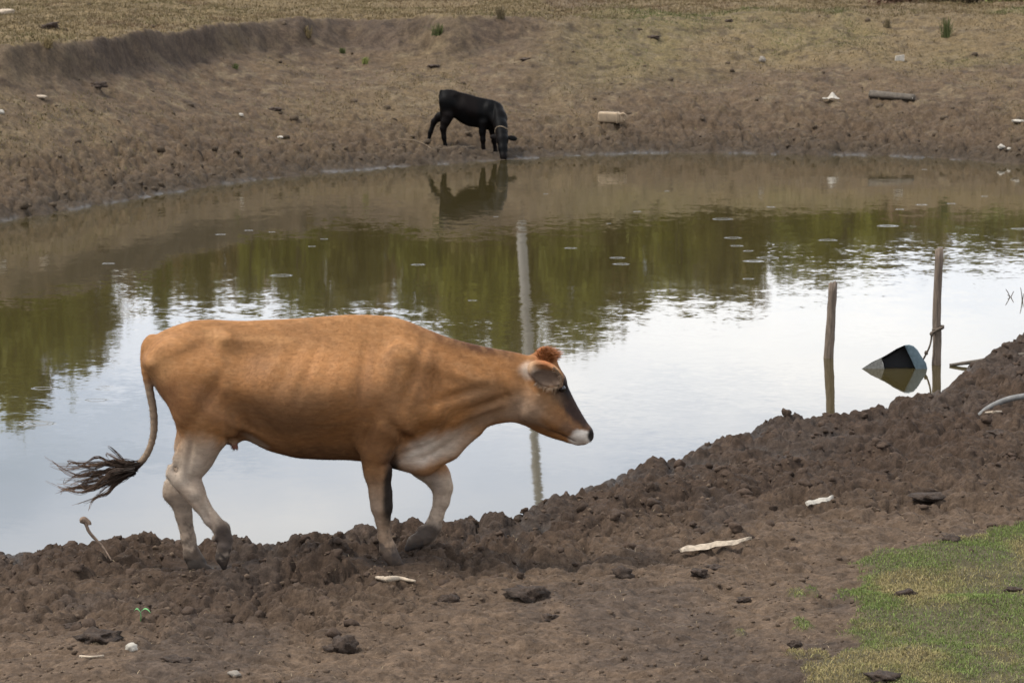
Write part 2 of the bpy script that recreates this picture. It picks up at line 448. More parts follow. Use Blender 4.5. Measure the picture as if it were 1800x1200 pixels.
def ground(X, Y, full=False):
    X = np.asarray(X, float); Y = np.asarray(Y, float)
    shp = X.shape; X = X.ravel(); Y = Y.ravel()
    Z = np.full(X.shape, -0.6)
    dn, df, cs, yf = shore(X, Y)
    near = Y < (np.interp(X, *_N) + np.interp(X, *_F)) * 0.5
    wet = np.zeros(X.shape); churn = np.zeros(X.shape); turf = np.zeros(X.shape)
    # near side
    s = near
    x, y, d = X[s], Y[s], dn[s]
    ch = churn_mask(x, y, d)
    rise = 0.045 * np.clip(16.6 - y, 0, 9) + 0.09 * np.clip(7.6 - y, 0, 12) - 0.045 * 0
    z = np.where(d > 0, 0.055 * (1 - np.exp(-d / 0.35)) + 0.018 * np.clip(d, 0, 4), 0.25 * d) + rise
    z = z + (fbm(x * 1.3, y * 1.3, 3, 5) - 0.5) * 0.10 * sstep(0.2, 1.0, d)
    vis = (np.abs(x) < 0.24 * np.maximum(y, 6)) & (y > 9) & (d > -1.2)
    cl = np.full(x.shape, 0.05)
    if vis.any():
        cl[vis] = clods(x[vis], y[vis], 300)
    amp = (0.30 + 0.70 * ch) * (0.65 + 0.7 * fbm(x * 1.1, y * 0.8, 2, 23)) * sstep(-0.5, 0.35, d)
    t = turf_mask(x, y)
    amp = amp * (1 - 0.85 * t)
    z = z + (cl - 0.06) * amp
    # hoof holes in the trodden band
    f1, f2, cid = worley(x * 2.6, y * 2.0, 91)
    z = z - 0.085 * (1 - sstep(0.08, 0.26, f1)) * (cid > 0.35) * ch * sstep(0.1, 0.5, d)
    z = z + 0.035 * t
    Z[s] = z; churn[s] = ch; turf[s] = t
    wet[s] = (1 - sstep(0.03, 0.12, z)) * 0.8
    # far side
    s = ~near
    x, y, d, c_ = X[s], Y[s], df[s], cs[s]
    lip = lip_line(x, y)
    tt = np.clip(d / np.maximum(lip - yf[s], 2.0), -1, 1.0)
    left = 1 - sstep(-1.2, 1.4, x)
    scarp = 0.34 * left
    dd = d * (0.35 + 0.65 * c_)
    base = (0.04 * (1 - np.exp(-np.clip(dd, 0, 9) / 0.5)) + (1.82 - scarp) * np.clip(tt, 0, 1) ** (1.12))
    base = np.where(d > 0, base, 0.10 * dd) + 0.03 * sstep(-0.7, 0.3, dd)
    over = y - lip
    z = base + scarp * sstep(-1.3, 0.15, over) + 0.006 * np.clip(over, 0, 60)
    gfar = sstep(75, 140, y)
    relief = (fbm(x * 0.8, y * 0.35, 4, 12) - 0.5) * 0.30 * sstep(0.5, 4.0, d) * (1 - 0.6 * gfar)
    z = z + relief
    vis = (np.abs(x) < 0.22 * y) & (y < 90) & (d > -1.0)
    lump_ = np.zeros(x.shape)
    if vis.any():
        xv, yv = x[vis], y[vis]
        f1, f2, cid = worley(xv * 2.6 + fbm(xv * 3, yv * 3, 2, 8), yv * 1.7, 400)
        l1 = sstep(0, 0.35, f2 - f1) * (0.3 + 0.7 * cid)
        f1, f2, cid = worley(xv * 6.0, yv * 4.0 + fbm(xv * 5, yv * 5, 2, 9), 420)
        l2 = sstep(0, 0.35, f2 - f1) * (0.3 + 0.7 * cid)
        lump_[vis] = 0.085 * l1 + 0.075 * l2 + 0.085 * fbm(xv * 9, yv * 5, 3, 430, 0.6)
    mud = 1 - sstep(1.0, 4.2, dd + (fbm(x * 0.6, y * 0.3, 3, 51) - 0.5) * 2.5 - 1.3 * sstep(0.5, 4.0, x))
    z = z + (lump_ - 0.09) * (0.42 + 0.75 * mud) * sstep(-0.7, 0.35, dd)
    Z[s] = z; churn[s] = mud
    wet[s] = (1 - sstep(0.008, 0.034, z)) * sstep(0.42, 0.62, fbm(x * 3.0, y * 2.0, 3, 63))
    Z = np.where((dn < -1.5) & (df < -1.5), np.minimum(Z, -0.3), Z)
    for (bx, by, bz, br) in PADS:
        w = np.exp(-((X - bx) ** 2 + (Y - by) ** 2) / (br * br))
        Z = Z * (1 - w) + (bz + (Z - bz) * 0.12) * w
    if full:
        return Z, wet, churn, turf, dn, df, cs
    return Z.reshape(shp)
def g1(x, y): return float(ground(np.array([x]), np.array([y]))[0])
def at_ground(px, py):
    d = ray(px, py)
    ys = np.concatenate([np.arange(11.5, 31, 0.02), np.arange(31, 38, 0.5), np.arange(38, 130, 0.04)])
    t = ys / d[1]
    dz = CAM_H + d[2] * t - ground(d[0] * t, ys)
    k = int(np.argmax(dz < 0)) if (dz < 0).any() else len(ys) - 1
    f = dz[k - 1] / (dz[k - 1] - dz[k]) if k and dz[k] < 0 else 0
    y = ys[k - 1] + f * (ys[k] - ys[k - 1]); tt = y / d[1]
    return np.array([d[0] * tt, y, g1(d[0] * tt, y)])

COW_Y, CALF_Y = 16.95, 53.0
# where hooves stand
FEET = {}
for key, px, py, Y, r in (('cow_hind', 356, 1009, COW_Y + 0.115, 0.30), ('cow_lifted', 385, 1008, COW_Y - 0.12, 0.28), ('cow_front', 692, 994, COW_Y - 0.115, 0.22),
                          ('calf_muzzle', 885, 281.5, CALF_Y - 0.78, 0.30), ('calf_a', 752, 257, CALF_Y + 0.10, 0.3), ('calf_b', 785, 264.5, CALF_Y - 0.10, 0.3),
                          ('calf_c', 852, 269, CALF_Y - 0.10, 0.3), ('calf_d', 872, 270, CALF_Y + 0.08, 0.3)):
    p = at_y(px, py, Y); FEET[key] = p; PADS.append((p[0], p[1], p[2] + .004, r))

def rows():
    r = list(np.linspace(-60, 0, 14)) + list(np.linspace(1, 11.6, 24))
    y = 12.0
    while y < 29.5:
        r.append(y); y += 0.0165 * (y / 13.0) ** 1.0
    r += list(np.arange(29.8, 35.6, 0.6))
    y = 36.0
    while y < 69: r.append(y); y += 0.075
    while y < 100: r.append(y); y *= 1.0035
    while y < 3000: r.append(y); y *= 1.09
    return np.array(r)
R_ = rows()
uf = np.linspace(-0.172, 0.172, 600)
uo = 0.172 * np.geomspace(1.03, 40, 46)
U_ = np.concatenate([-uo[::-1], uf, uo])
XX = U_[None, :] * np.maximum(R_, 9.0)[:, None]
YY = np.broadcast_to(R_[:, None], XX.shape)
Z, wet, churn, turf, dn, df, cs = ground(XX.ravel(), YY.ravel(), full=True)
xr, yr = XX.ravel(), YY.ravel()
nearm = yr < (np.interp(xr, *_N) + np.interp(xr, *_F)) * 0.5
def mixc(a, b, t): return a * (1 - t[:, None]) + np.asarray(b) * t[:, None]
C = np.zeros((len(xr), 3))
MUD, DRY = np.array([0.078, 0.053, 0.038]), np.array([0.160, 0.112, 0.077])
patch = fbm(xr * 0.9, yr * 0.5, 4, 80)
cn = mixc(np.broadcast_to(DRY, C.shape), MUD, np.clip(churn * 0.95 + 0.45 * (patch - 0.45), 0, 1))
cn = mixc(cn, [0.085, 0.066, 0.055], sstep(0.52, 0.66, fbm(xr * 1.6, yr * 0.7, 3, 83)) * 0.55)
soil_in_turf = np.array([0.115, 0.100, 0.055])
cn = mixc(cn, soil_in_turf, turf * 0.9)
# far side
DIRT, TAN, GREEN, SCARP = [0.150, 0.108, 0.071], [0.235, 0.178, 0.098], [0.165, 0.158, 0.066], [0.090, 0.068, 0.056]
lipx = lip_line(xr, yr)
over = yr - lipx
leftm = 1 - sstep(-1.2, 1.4, xr)
rightm = sstep(-0.5, 4.0, xr)
pf = fbm(xr * 0.7, yr * 0.22, 5, 90, 0.6)
cf = mixc(np.broadcast_to(DIRT, C.shape), TAN, sstep(0.40, 0.64, pf) * (0.35 + 0.65 * sstep(-4, 5, over + 6 * leftm * (over > 0))))
cf = mixc(cf, TAN, sstep(-0.1, 0.5, over) * leftm * 0.9)
cf = mixc(cf, GREEN, sstep(0.42, 0.62, fbm(xr * 0.35, yr * 0.12, 4, 95)) * rightm * sstep(-7.5, -3.5, over) * 0.75)
scm = sstep(-2.9, -0.3, over + 3.0 * (fbm(xr * 1.3, yr * .8 + Z * 3, 4, 97) - .5)) * (1 - sstep(-0.15, 0.25, over)) * leftm
cf = mixc(cf, SCARP, scm * 0.62)
cf = mixc(cf, TAN, rightm * sstep(-7.0, -4.6, over + 2 * (pf - .5)) * .6)
cf = mixc(cf, [.062, .046, .036], sstep(.56, .74, fbm(xr * 4.5, yr * 2.6 + Z * 5, 3, 141)) * .55 * (1 - .5 * sstep(0, 2, over)))
cf = mixc(cf, [.25, .20, .13], sstep(.58, .74, fbm(xr * 6.0, yr * 2.2 + Z * 7, 3, 143)) * .5 * (1 - .7 * scm))
cf = mixc(cf, [0.115, 0.083, 0.057], np.clip(churn, 0, 1) * 0.65)
C = np.where(nearm[:, None], cn, cf)
C = mixc(C, [0.062, 0.052, 0.045], np.clip(wet, 0, 1) * 0.75)
C = mixc(C, [.066, .053, .040], (1 - sstep(.05, .30, Z + .16 * (fbm(xr * 1.2, yr * .8, 3, 161) - .5))) * ~nearm * .7)
C = C * np.where(nearm[:, None], [.62, .60, .575], [.60, .565, .52])
nr, nc = XX.shape
idx = np.arange(nr * nc).reshape(nr, nc)
faces = np.stack([idx[:-1, :-1], idx[:-1, 1:], idx[1:, 1:], idx[1:, :-1]], -1).reshape(-1, 4)
g_me = build_mesh('ground', np.stack([xr, yr, Z], 1), faces, C, True, {'wet': wet})
tag(link('ground', g_me, M_ground), kind='structure')

# ------------------------------------------------------------------ pond water
wx = np.linspace(-45, 45, 10); wy = np.linspace(14.5, 58, 10)
WX, WY = np.meshgrid(wx, wy)
wi = np.arange(100).reshape(10, 10)
wf = np.stack([wi[:-1, :-1], wi[:-1, 1:], wi[1:, 1:], wi[1:, :-1]], -1).reshape(-1, 4)
w_me = build_mesh('pond_water', np.stack([WX.ravel(), WY.ravel(), np.zeros(100)], 1), wf, smooth=False)
tag(link('pond_water', w_me, M_water), kind='structure')

# rings where drops and insects touch the surface
RINGS = [(75, 682, 36, 1), (65, 744, 60, 2), (170, 703, 36, 1), (300, 546, 50, 1), (330, 553, 50, 1), (190, 463, 20, 1), (495, 484, 36, 1), (418, 534, 20, 1),
         (548, 433, 12, 1), (570, 420, 12, 1), (437, 405, 14, 1), (388, 412, 16, 1), (478, 408, 10, 1), (735, 465, 22, 1), (830, 528, 14, 1), (1003, 436, 20, 1),
         (1085, 453, 24, 1), (1092, 464, 26, 1), (1270, 385, 34, 1), (1288, 418, 28, 1), (1295, 432, 20, 1), (1315, 441, 16, 1), (1325, 459, 34, 2), (1350, 453, 36, 1),
         (1315, 490, 18, 1), (1560, 397, 36, 2), (1582, 368, 14, 1), (1620, 360, 18, 1), (1672, 358, 14, 1), (1355, 364, 14, 1), (1120, 372, 12, 1), (1172, 336, 8, 1),
         (959, 341, 8, 1), (872, 381, 8, 1), (1070, 393, 8, 1), (1625, 298, 8, 1), (1730, 345, 10, 1), (505, 549, 30, 1), (640, 543, 40, 1), (1455, 422, 30, 1), (1010, 600, 22, 1), (1790, 402, 22, 1)]
VV, FF, off = [], [], 0
for px, py, w, nring in RINGS:
    p = at_z(px, py, 0.0)
    r0 = w / 2 * p[1] / FPX
    ns = 36
    for k in range(nring):
        r = r0 * (1 - 0.3 * k)
        wd = min(0.02, r * 0.28)
        prof = [(-wd, -0.0015), (-wd * 0.4, 0.0009), (0, 0.0013), (wd * 0.4, 0.0009), (wd, -0.0012)]
        for j, (dr, hh) in enumerate(prof):
            for i in range(ns):
                a = 2 * math.pi * i / ns
                rr = max(r + dr, 0.001) * (1 + 0.04 * math.sin(3 * a + px))
                VV.append((p[0] + rr * math.cos(a), p[1] + rr * math.sin(a), hh))
        for j in range(4):
            for i in range(ns):
                i2 = (i + 1) % ns
                FF.append((off + j * ns + i, off + (j + 1) * ns + i, off + (j + 1) * ns + i2, off + j * ns + i2))
        off += 5 * ns
FFa = np.array(FF)[:, ::-1]
tag(link('ripple_rings', build_mesh('ripple_rings', VV, FFa), M_water), 'small round ripples on the brown pond water', 'ripples', kind='stuff')

# ------------------------------------------------------------------ implicit surfaces: animals are one continuous skin
class Field:
    def __init__(s, lo, hi, h):
        s.lo, s.h = np.array(lo, float), h
        s.n = np.ceil((np.array(hi) - s.lo) / h).astype(int) + 1
        s.ax = [s.lo[i] + h * np.arange(s.n[i]) for i in range(3)]
        s.D = np.full(tuple(s.n), 0.5, np.float32)
    def sl(s, lo, hi):
        a = np.clip(np.floor((np.array(lo) - s.lo) / s.h).astype(int), 0, s.n - 1)
        b = np.clip(np.ceil((np.array(hi) - s.lo) / s.h).astype(int) + 1, 1, s.n)
        sl = tuple(slice(a[i], b[i]) for i in range(3))
        g = np.meshgrid(*[s.ax[i][sl[i]] for i in range(3)], indexing='ij')
        return sl, g
    def add(s, sl, d, k):
        a = s.D[sl]
        h = np.clip(0.5 + 0.5 * (d - a) / k, 0, 1)
        s.D[sl] = d + (a - d) * h - k * h * (1 - h)
    def cone(s, a, b, ra, rb, k=0.03, fy=1.0):
        a, b = np.array(a, float), np.array(b, float)
        R = max(ra, rb) * max(1, fy) + 2 * k
        if (np.maximum(a, b) + R < s.lo).any(): return
        sl, (x, y, z) = s.sl(np.minimum(a, b) - R, np.maximum(a, b) + R)
        ba = b - a; L = ba.dot(ba) + 1e-12
        t = np.clip(((x - a[0]) * ba[0] + (y - a[1]) * ba[1] + (z - a[2]) * ba[2]) / L, 0, 1)
        d = np.sqrt((x - a[0] - t * ba[0]) ** 2 + ((y - a[1] - t * ba[1]) / fy) ** 2 + (z - a[2] - t * ba[2]) ** 2) - (ra + (rb - ra) * t)
        s.add(sl, d, k)
    def chain(s, pts, rad, k=0.03, fy=1.0):
        fy = fy if isinstance(fy, (list, tuple)) else [fy] * len(pts)
        for i in range(len(pts) - 1):
            s.cone(pts[i], pts[i + 1], rad[i], rad[i + 1], k, 0.5 * (fy[i] + fy[i + 1]))
    def ell(s, c, e, r, k=0.03, cut=None):
        """ellipsoid with axes e (3x3 rows) and radii r; cut: (offset vector, radii) hollow"""
        c = np.array(c); R = max(r) + 2 * k
        sl, (x, y, z) = s.sl(c - R, c + R)
        def dist(c, r):
            q = [((x - c[0]) * e[i][0] + (y - c[1]) * e[i][1] + (z - c[2]) * e[i][2]) / r[i] for i in range(3)]
            qq = np.sqrt(q[0] ** 2 + q[1] ** 2 + q[2] ** 2) + 1e-6
            q2 = np.sqrt((q[0] / r[0]) ** 2 + (q[1] / r[1]) ** 2 + (q[2] / r[2]) ** 2) + 1e-6
            return qq * (qq - 1) / q2
        d = dist(c, r)
        if cut: d = np.maximum(d, -dist(c + np.array(cut[0]), cut[1]))
        s.add(sl, d, k)
    def loft(s, o, u, stations, k=0.03, p=2.2):
        """stations: (s, top, bottom, half width, top narrowing, bottom narrowing) along unit u from o in the xz plane"""
        st = np.array(stations, float)
        tb = np.arange(st[0, 0], st[-1, 0], 0.004)
        cols = [np.interp(tb, st[:, 0], st[:, i]) for i in range(1, st.shape[1])]
        kk = np.exp(-0.5 * (np.arange(-18, 19) * 0.004 / 0.022) ** 2); kk /= kk.sum()
        cols = [np.convolve(np.pad(c, 18, 'edge'), kk, 'valid') for c in cols]
        x, y, z = np.meshgrid(*s.ax, indexing='ij', sparse=True)
        n = (-u[1], u[0])
        S = (x - o[0]) * u[0] + (z - o[2]) * u[1]
        P = (x - o[0]) * n[0] + (z - o[2]) * n[1]
        f = [np.interp(S, tb, c) for c in cols]
        top, bot, hw, tn, bn = f
        c, hz = (top + bot) / 2, np.maximum((top - bot) / 2, 0.01)
        v = (P - c) / hz
        W = hw * (1 - tn * sstep(0.0, 1.0, v)) * (1 - bn * sstep(0.0, 1.0, -v))
        W = np.maximum(W, 0.008)
        yy = y - o[1]
        r = (np.abs(yy / W) ** p + np.abs(v) ** p) ** (1 / p) + 1e-5
        rad = np.sqrt(yy ** 2 + (P - c) ** 2) + 1e-5
        d = np.where(r > 0.25, rad * (1 - 1 / np.maximum(r, 0.25)), -np.minimum(W, hz) * 0.75)
        e = np.maximum(np.maximum(st[0, 0] - S, S - st[-1, 0]), 0)
        d = np.where(e > 0, np.sqrt(np.maximum(d, 0) ** 2 + e ** 2), d)
        s.add(tuple(slice(0, q) for q in s.n), d.astype(np.float32), k)
    def surface(s):
        V = s.D
        ins = V < 0
        c = [ins[i:ins.shape[0] - 1 + i, j:ins.shape[1] - 1 + j, k:ins.shape[2] - 1 + k] for i in (0, 1) for j in (0, 1) for k in (0, 1)]
        cnt = sum(q.astype(np.int8) for q in c)
        act = (cnt > 0) & (cnt < 8)
        ijk = np.argwhere(act)
        vid = np.full(act.shape, -1, np.int64); vid[act] = np.arange(len(ijk))
        acc = np.zeros((len(ijk), 3)); num = np.zeros(len(ijk))
        co = [(i, j, k) for i in (0, 1) for j in (0, 1) for k in (0, 1)]
        for a in range(8):
            for b in range(a + 1, 8):
                A, B = np.array(co[a]), np.array(co[b])
                if np.abs(A - B).sum() != 1: continue
                va = V[tuple((ijk + A).T)]; vb = V[tuple((ijk + B).T)]
                m = (va < 0) != (vb < 0)
                t = np.where(m, va / np.where(m, va - vb, 1), 0)
                acc += np.where(m[:, None], A + t[:, None] * (B - A), 0); num += m
        verts = s.lo + s.h * (ijk + acc / num[:, None])
        quads = []
        for axis in range(3):
            sl0 = [slice(None)] * 3; sl1 = [slice(None)] * 3
            sl0[axis] = slice(0, -1); sl1[axis] = slice(1, None)
            a, b = ins[tuple(sl0)], ins[tuple(sl1)]
            e = np.argwhere(a != b)
            o1, o2 = [(1, 2), (2, 0), (0, 1)][axis]
            ok = (e[:, o1] > 0) & (e[:, o2] > 0) & (e[:, o1] < s.n[o1] - 1) & (e[:, o2] < s.n[o2] - 1)
            e = e[ok]
            def cell(d1, d2):
                q = e.copy(); q[:, o1] += d1; q[:, o2] += d2
                return vid[q[:, 0], q[:, 1], q[:, 2]]
            f = np.stack([cell(-1, -1), cell(0, -1), cell(0, 0), cell(-1, 0)], 1)
            flip = ~a[tuple(e.T)]
            f[flip] = f[flip][:, ::-1]
            quads.append(f)
        Q = np.concatenate(quads)
        return verts, Q[(Q >= 0).all(1)]
def relax(verts, quads, it=2, lam=0.5):
    n = len(verts); e = np.concatenate([quads[:, [0, 1]], quads[:, [1, 2]], quads[:, [2, 3]], quads[:, [3, 0]]])
    for _ in range(it):
        for L in (lam, -lam * 0.9):
            acc = np.zeros_like(verts); cnt = np.bincount(e[:, 0], minlength=n) + np.bincount(e[:, 1], minlength=n)
            for i in range(3):
                acc[:, i] = np.bincount(e[:, 0], verts[e[:, 1], i], n) + np.bincount(e[:, 1], verts[e[:, 0], i], n)
            verts = verts + L * (acc / np.maximum(cnt, 1)[:, None] - verts)
    return verts
def vnormals(verts, quads):
    fn = np.cross(verts[quads[:, 2]] - verts[quads[:, 0]], verts[quads[:, 3]] - verts[quads[:, 1]])
    n = np.zeros_like(verts)
    for k in range(4):
        for i in range(3):
            n[:, i] += np.bincount(quads[:, k], fn[:, i], len(verts))
    return n / (np.linalg.norm(n, axis=1)[:, None] + 1e-12)

# ------------------------------------------------------------------ brown cow
CO = at_y(520, 1005, COW_Y)                       # origin under the cow
COW0 = np.array([CO[0], COW_Y, FEET['cow_hind'][2]])
def cp(px, py, yo=0.0):
    return at_y(px, py, COW_Y + yo) - COW0
S_ = FPX / (COW_Y * CT + 2.6 * ST)                # pixels per metre at the cow
def make_cow():
    F = Field((-1.05, -0.42, -0.06), (1.62, 0.42, 1.36), 0.0085)
    T = [(257, 602, 648, .045, .2, .2), (266, 594, 668, .085, .25, .2), (285, 582, 700, .13, .40, .2), (312, 571, 728, .165, .50, .25), (340, 563, 748, .190, .55, .25), (372, 561, 760, .205, .58, .35),
         (400, 563, 766, .210, .55, .42), (432, 564, 772, .205, .55, .45), (470, 562, 792, .225, .58, .46), (520, 560, 805, .250, .60, .46), (570, 556, 808, .258, .62, .48),
         (610, 553, 808, .250, .62, .50), (650, 553, 812, .228, .62, .5), (690, 556, 820, .205, .6, .5), (720, 565, 828, .185, .52, .58), (750, 578, 829, .165, .45, .66),
         (780, 590, 812, .145, .4, .7), (805, 598, 792, .130, .35, .72), (830, 604, 768, .116, .3, .68), (860, 611, 748, .104, .28, .55), (890, 616, 742, .097, .25, .4), (920, 622, 742, .093, .25, .3), (945, 632, 728, .085, .2, .2)]
    st = []
    for x, t, b, w, tn, bn in T:
        st.append((cp(x, 700)[0], cp(x, t)[2], cp(x, b)[2], w, tn, bn))
    F.loft((0, 0, 0), (1, 0), st, k=0.02)
    # head along its own axis
    A, B = cp(945, 650), cp(1022, 762)
    u = (B - A)[[0, 2]]; u /= np.linalg.norm(u)
    H = [(-16, 26, -34, .062, .2, .2), (-2, 37, -52, .092, .3, .3), (20, 35, -68, .106, .35, .4), (42, 30, -77, .108, .3, .5), (62, 26, -76, .098, .3, .5), (92, 22, -62, .080, .35, .45), (116, 20, -46, .066, .3, .35),
         (134, 20, -30, .066, .25, .3), (147, 18, -14, .060, .2, .25), (155, 10, -4, .035, .1, .1)]
    F.loft(A, u, [(s / S_, t / S_, b / S_, w, tn, bn) for s, t, b, w, tn, bn in H], k=0.045)
    # brow ridge and poll
    F.cone(cp(983, 668, -.065), cp(983, 668, .065), .030, .030, .03)
    F.cone(cp(958, 626), cp(950, 640), .050, .055, .04, 1.3)
    # jaw angle and cheek
    F.cone(cp(930, 725, -.05), cp(965, 745, -.045), .045, .035, .05); F.cone(cp(930, 725, .05), cp(965, 745, .045), .045, .035, .05)
    # lips and nose
    F.cone(cp(1030, 762, -.03), cp(1030, 762, .03), .036, .036, .02)
    F.cone(cp(1016, 775), cp(1000, 770), .022, .02, .02, 1.7)
    # ears
    for sg in (-1, 1):
        b0, t0 = cp(930, 645, sg * .10), cp(984, 667, sg * .185)
        e1 = t0 - b0; L = np.linalg.norm(e1); e1 /= L
        e2 = np.array([-.38, 0, .9]); e2 -= e1 * e2.dot(e1); e2 /= np.linalg.norm(e2)
        e3 = np.cross(e1, e2); e3 *= 1 if e3[1] * sg > 0 else -1
        F.ell(b0 + e1 * L * .55, (e1, e2, e3), (.104, .068, .027), .015, cut=(e3 * .020 + e1 * .012, (.086, .052, .027)))
        F.cone(cp(935, 650, sg * .06), b0 + e1 * .03, .032, .026, .025)
    # thigh and hind legs (near one swings forward, far one planted)
    for sg in (-1, 1):
        y = sg * .105
        F.cone(cp(312, 640, y * .9), cp(352, 715, y * 1.1), .135, .125, .08, .62)
        F.cone(cp(352, 715, y * 1.1), cp(392, 752, y * 1.1), .115, .07, .07, .75)
        F.cone(cp(268, 636, sg * .075), cp(276, 648, sg * .085), .030, .035, .04)      # pin bone
    y = -.115
    F.chain([cp(352, 730, y), cp(356, 770, y), cp(346, 802, y), cp(332, 832, y)], [.115, .098, .076, .060], .05, [.62, .62, .55, .55])
    F.chain([cp(318, 790, y), cp(304, 820, y), cp(301, 833, y)], [.022, .020, .022], .03, .8)
    F.chain([cp(301, 834, y), cp(318, 842, y), cp(340, 864, y)], [.024, .050, .056], .025, [.7, .6, .62])
    F.chain([cp(338, 856, y), cp(352, 884, y), cp(372, 912, y), cp(389, 930, y)], [.056, .042, .037, .038], .018, [.62, .65, .7, .85])
    F.chain([cp(390, 930, y), cp(395, 948, y), cp(395, 962, y)], [.043, .038, .038], .015, .9)
    F.cone(cp(378, 944, y - .02), cp(375, 949, y - .02), .013, .011, .01); F.cone(cp(378, 944, y + .02), cp(375, 949, y + .02), .013, .011, .01)
    for dy in (-.023, .023):
        F.chain([cp(394, 963, y + dy), cp(391, 980, y + dy), cp(394, 998, y + dy)], [.037, .035, .014], .008, .62)
    y = .115
    F.chain([cp(352, 730, y), cp(340, 790, y), cp(318, 850, y)], [.115, .088, .066], .05, [.62, .62, .6])
    F.chain([cp(300, 852, y), cp(305, 866, y), cp(320, 880, y)], [.034, .050, .056], .03, [.65, .62, .62])
    F.chain([cp(315, 868, y), cp(323, 905, y), cp(331, 945, y), cp(337, 975, y)], [.055, .041, .036, .039], .02, [.65, .75, .8, .9])
    F.chain([cp(338, 976, y), cp(346, 990, y), cp(350, 996, y)], [.044, .044, .04], .02, .9)
    for dy in (-.025, .025):
        F.chain([cp(344, 995, y + dy), cp(360, 1003, y + dy), cp(380, 1009, y + dy)], [.040, .034, .014], .008, .62)
    # front legs: shoulder mass, near leg straight, far leg lifted
    for sg in (-1, 1):
        F.cone(cp(720, 640, sg * .11), cp(690, 735, sg * .145), .10, .10, .08, .62)
        F.cone(cp(690, 735, sg * .145), cp(652, 778, sg * .125), .085, .06, .07, .75)
        F.cone(cp(752, 715, sg * .12), cp(758, 725, sg * .12), .05, .05, .07)
    y = -.115
    F.chain([cp(664, 750, y), cp(660, 792, y), cp(664, 830, y), cp(669, 868, y), cp(671, 890, y)], [.105, .084, .062, .050, .052], .04, [.7, .7, .75, .8, .82])
    F.chain([cp(671, 890, y), cp(673, 915, y), cp(676, 942, y), cp(681, 962, y)], [.051, .035, .031, .036], .02, [.85, .85, .9, 1])
    F.chain([cp(682, 963, y), cp(688, 976, y)], [.040, .040], .02, 1)
    F.cone(cp(672, 966, y - .02), cp(670, 969, y - .02), .012, .012, .01); F.cone(cp(672, 966, y + .02), cp(670, 969, y + .02), .012, .012, .01)
    for dy in (-.024, .024):
        F.chain([cp(686, 976, y + dy), cp(694, 986, y + dy), cp(707, 994, y + dy)], [.040, .036, .015], .008, .64)
    y = .115
    F.chain([cp(720, 790, y), cp(748, 815, y), cp(768, 835, y), cp(777, 858, y)], [.095, .075, .058, .050], .04, [.7, .75, .8, .85])
    F.chain([cp(779, 858, y), cp(776, 880, y), cp(768, 905, y), cp(761, 925, y)], [.048, .040, .033, .036], .02, [.85, .85, .9, 1])
    F.chain([cp(761, 926, y), cp(752, 940, y), cp(744, 946, y)], [.044, .042, .04], .02, 1)
    F.cone(cp(742, 926, y - .02), cp(738, 928, y - .02), .013, .010, .01); F.cone(cp(742, 926, y + .02), cp(738, 928, y + .02), .013, .010, .01)
    for dy in (-.024, .024):
        F.chain([cp(742, 945, y + dy), cp(728, 953, y + dy), cp(716, 964, y + dy)], [.042, .037, .018], .008, .64)
    # brisket and dewlap
    F.chain([cp(700, 800), cp(745, 812), cp(790, 790), cp(835, 757)], [.055, .055, .042, .028], .05, [1.1, .9, .7, .6])
    # tail
    tail = spline([cp(268, 598, .0), cp(258, 612, -.005), cp(256, 645, -.02), cp(263, 685, -.03), cp(270, 725, -.03), cp(270, 762, -.03), cp(260, 795, -.03), cp(242, 818, -.03), cp(225, 828, -.03)], 26)
    tr = np.interp(np.linspace(0, 1, 26), [0, .12, .35, .7, 1], [.032, .027, .019, .015, .014])
    F.chain(tail, tr, .012)
    # udder with teats
    F.cone(cp(392, 762, 0), cp(408, 768, 0), .05, .04, .05, 1.4)
    for dx, dy in ((0, -.05), (6, -.04), (0, .04)):
        F.cone(cp(408 + dx, 776, dy), cp(411 + dx, 788, dy), .012, .008, .008)
    # muscle, rib and skin-fold relief: (px, py, half length, half width, angle deg, amount)
    x, y, z = np.meshgrid(*F.ax, indexing='ij', sparse=True)
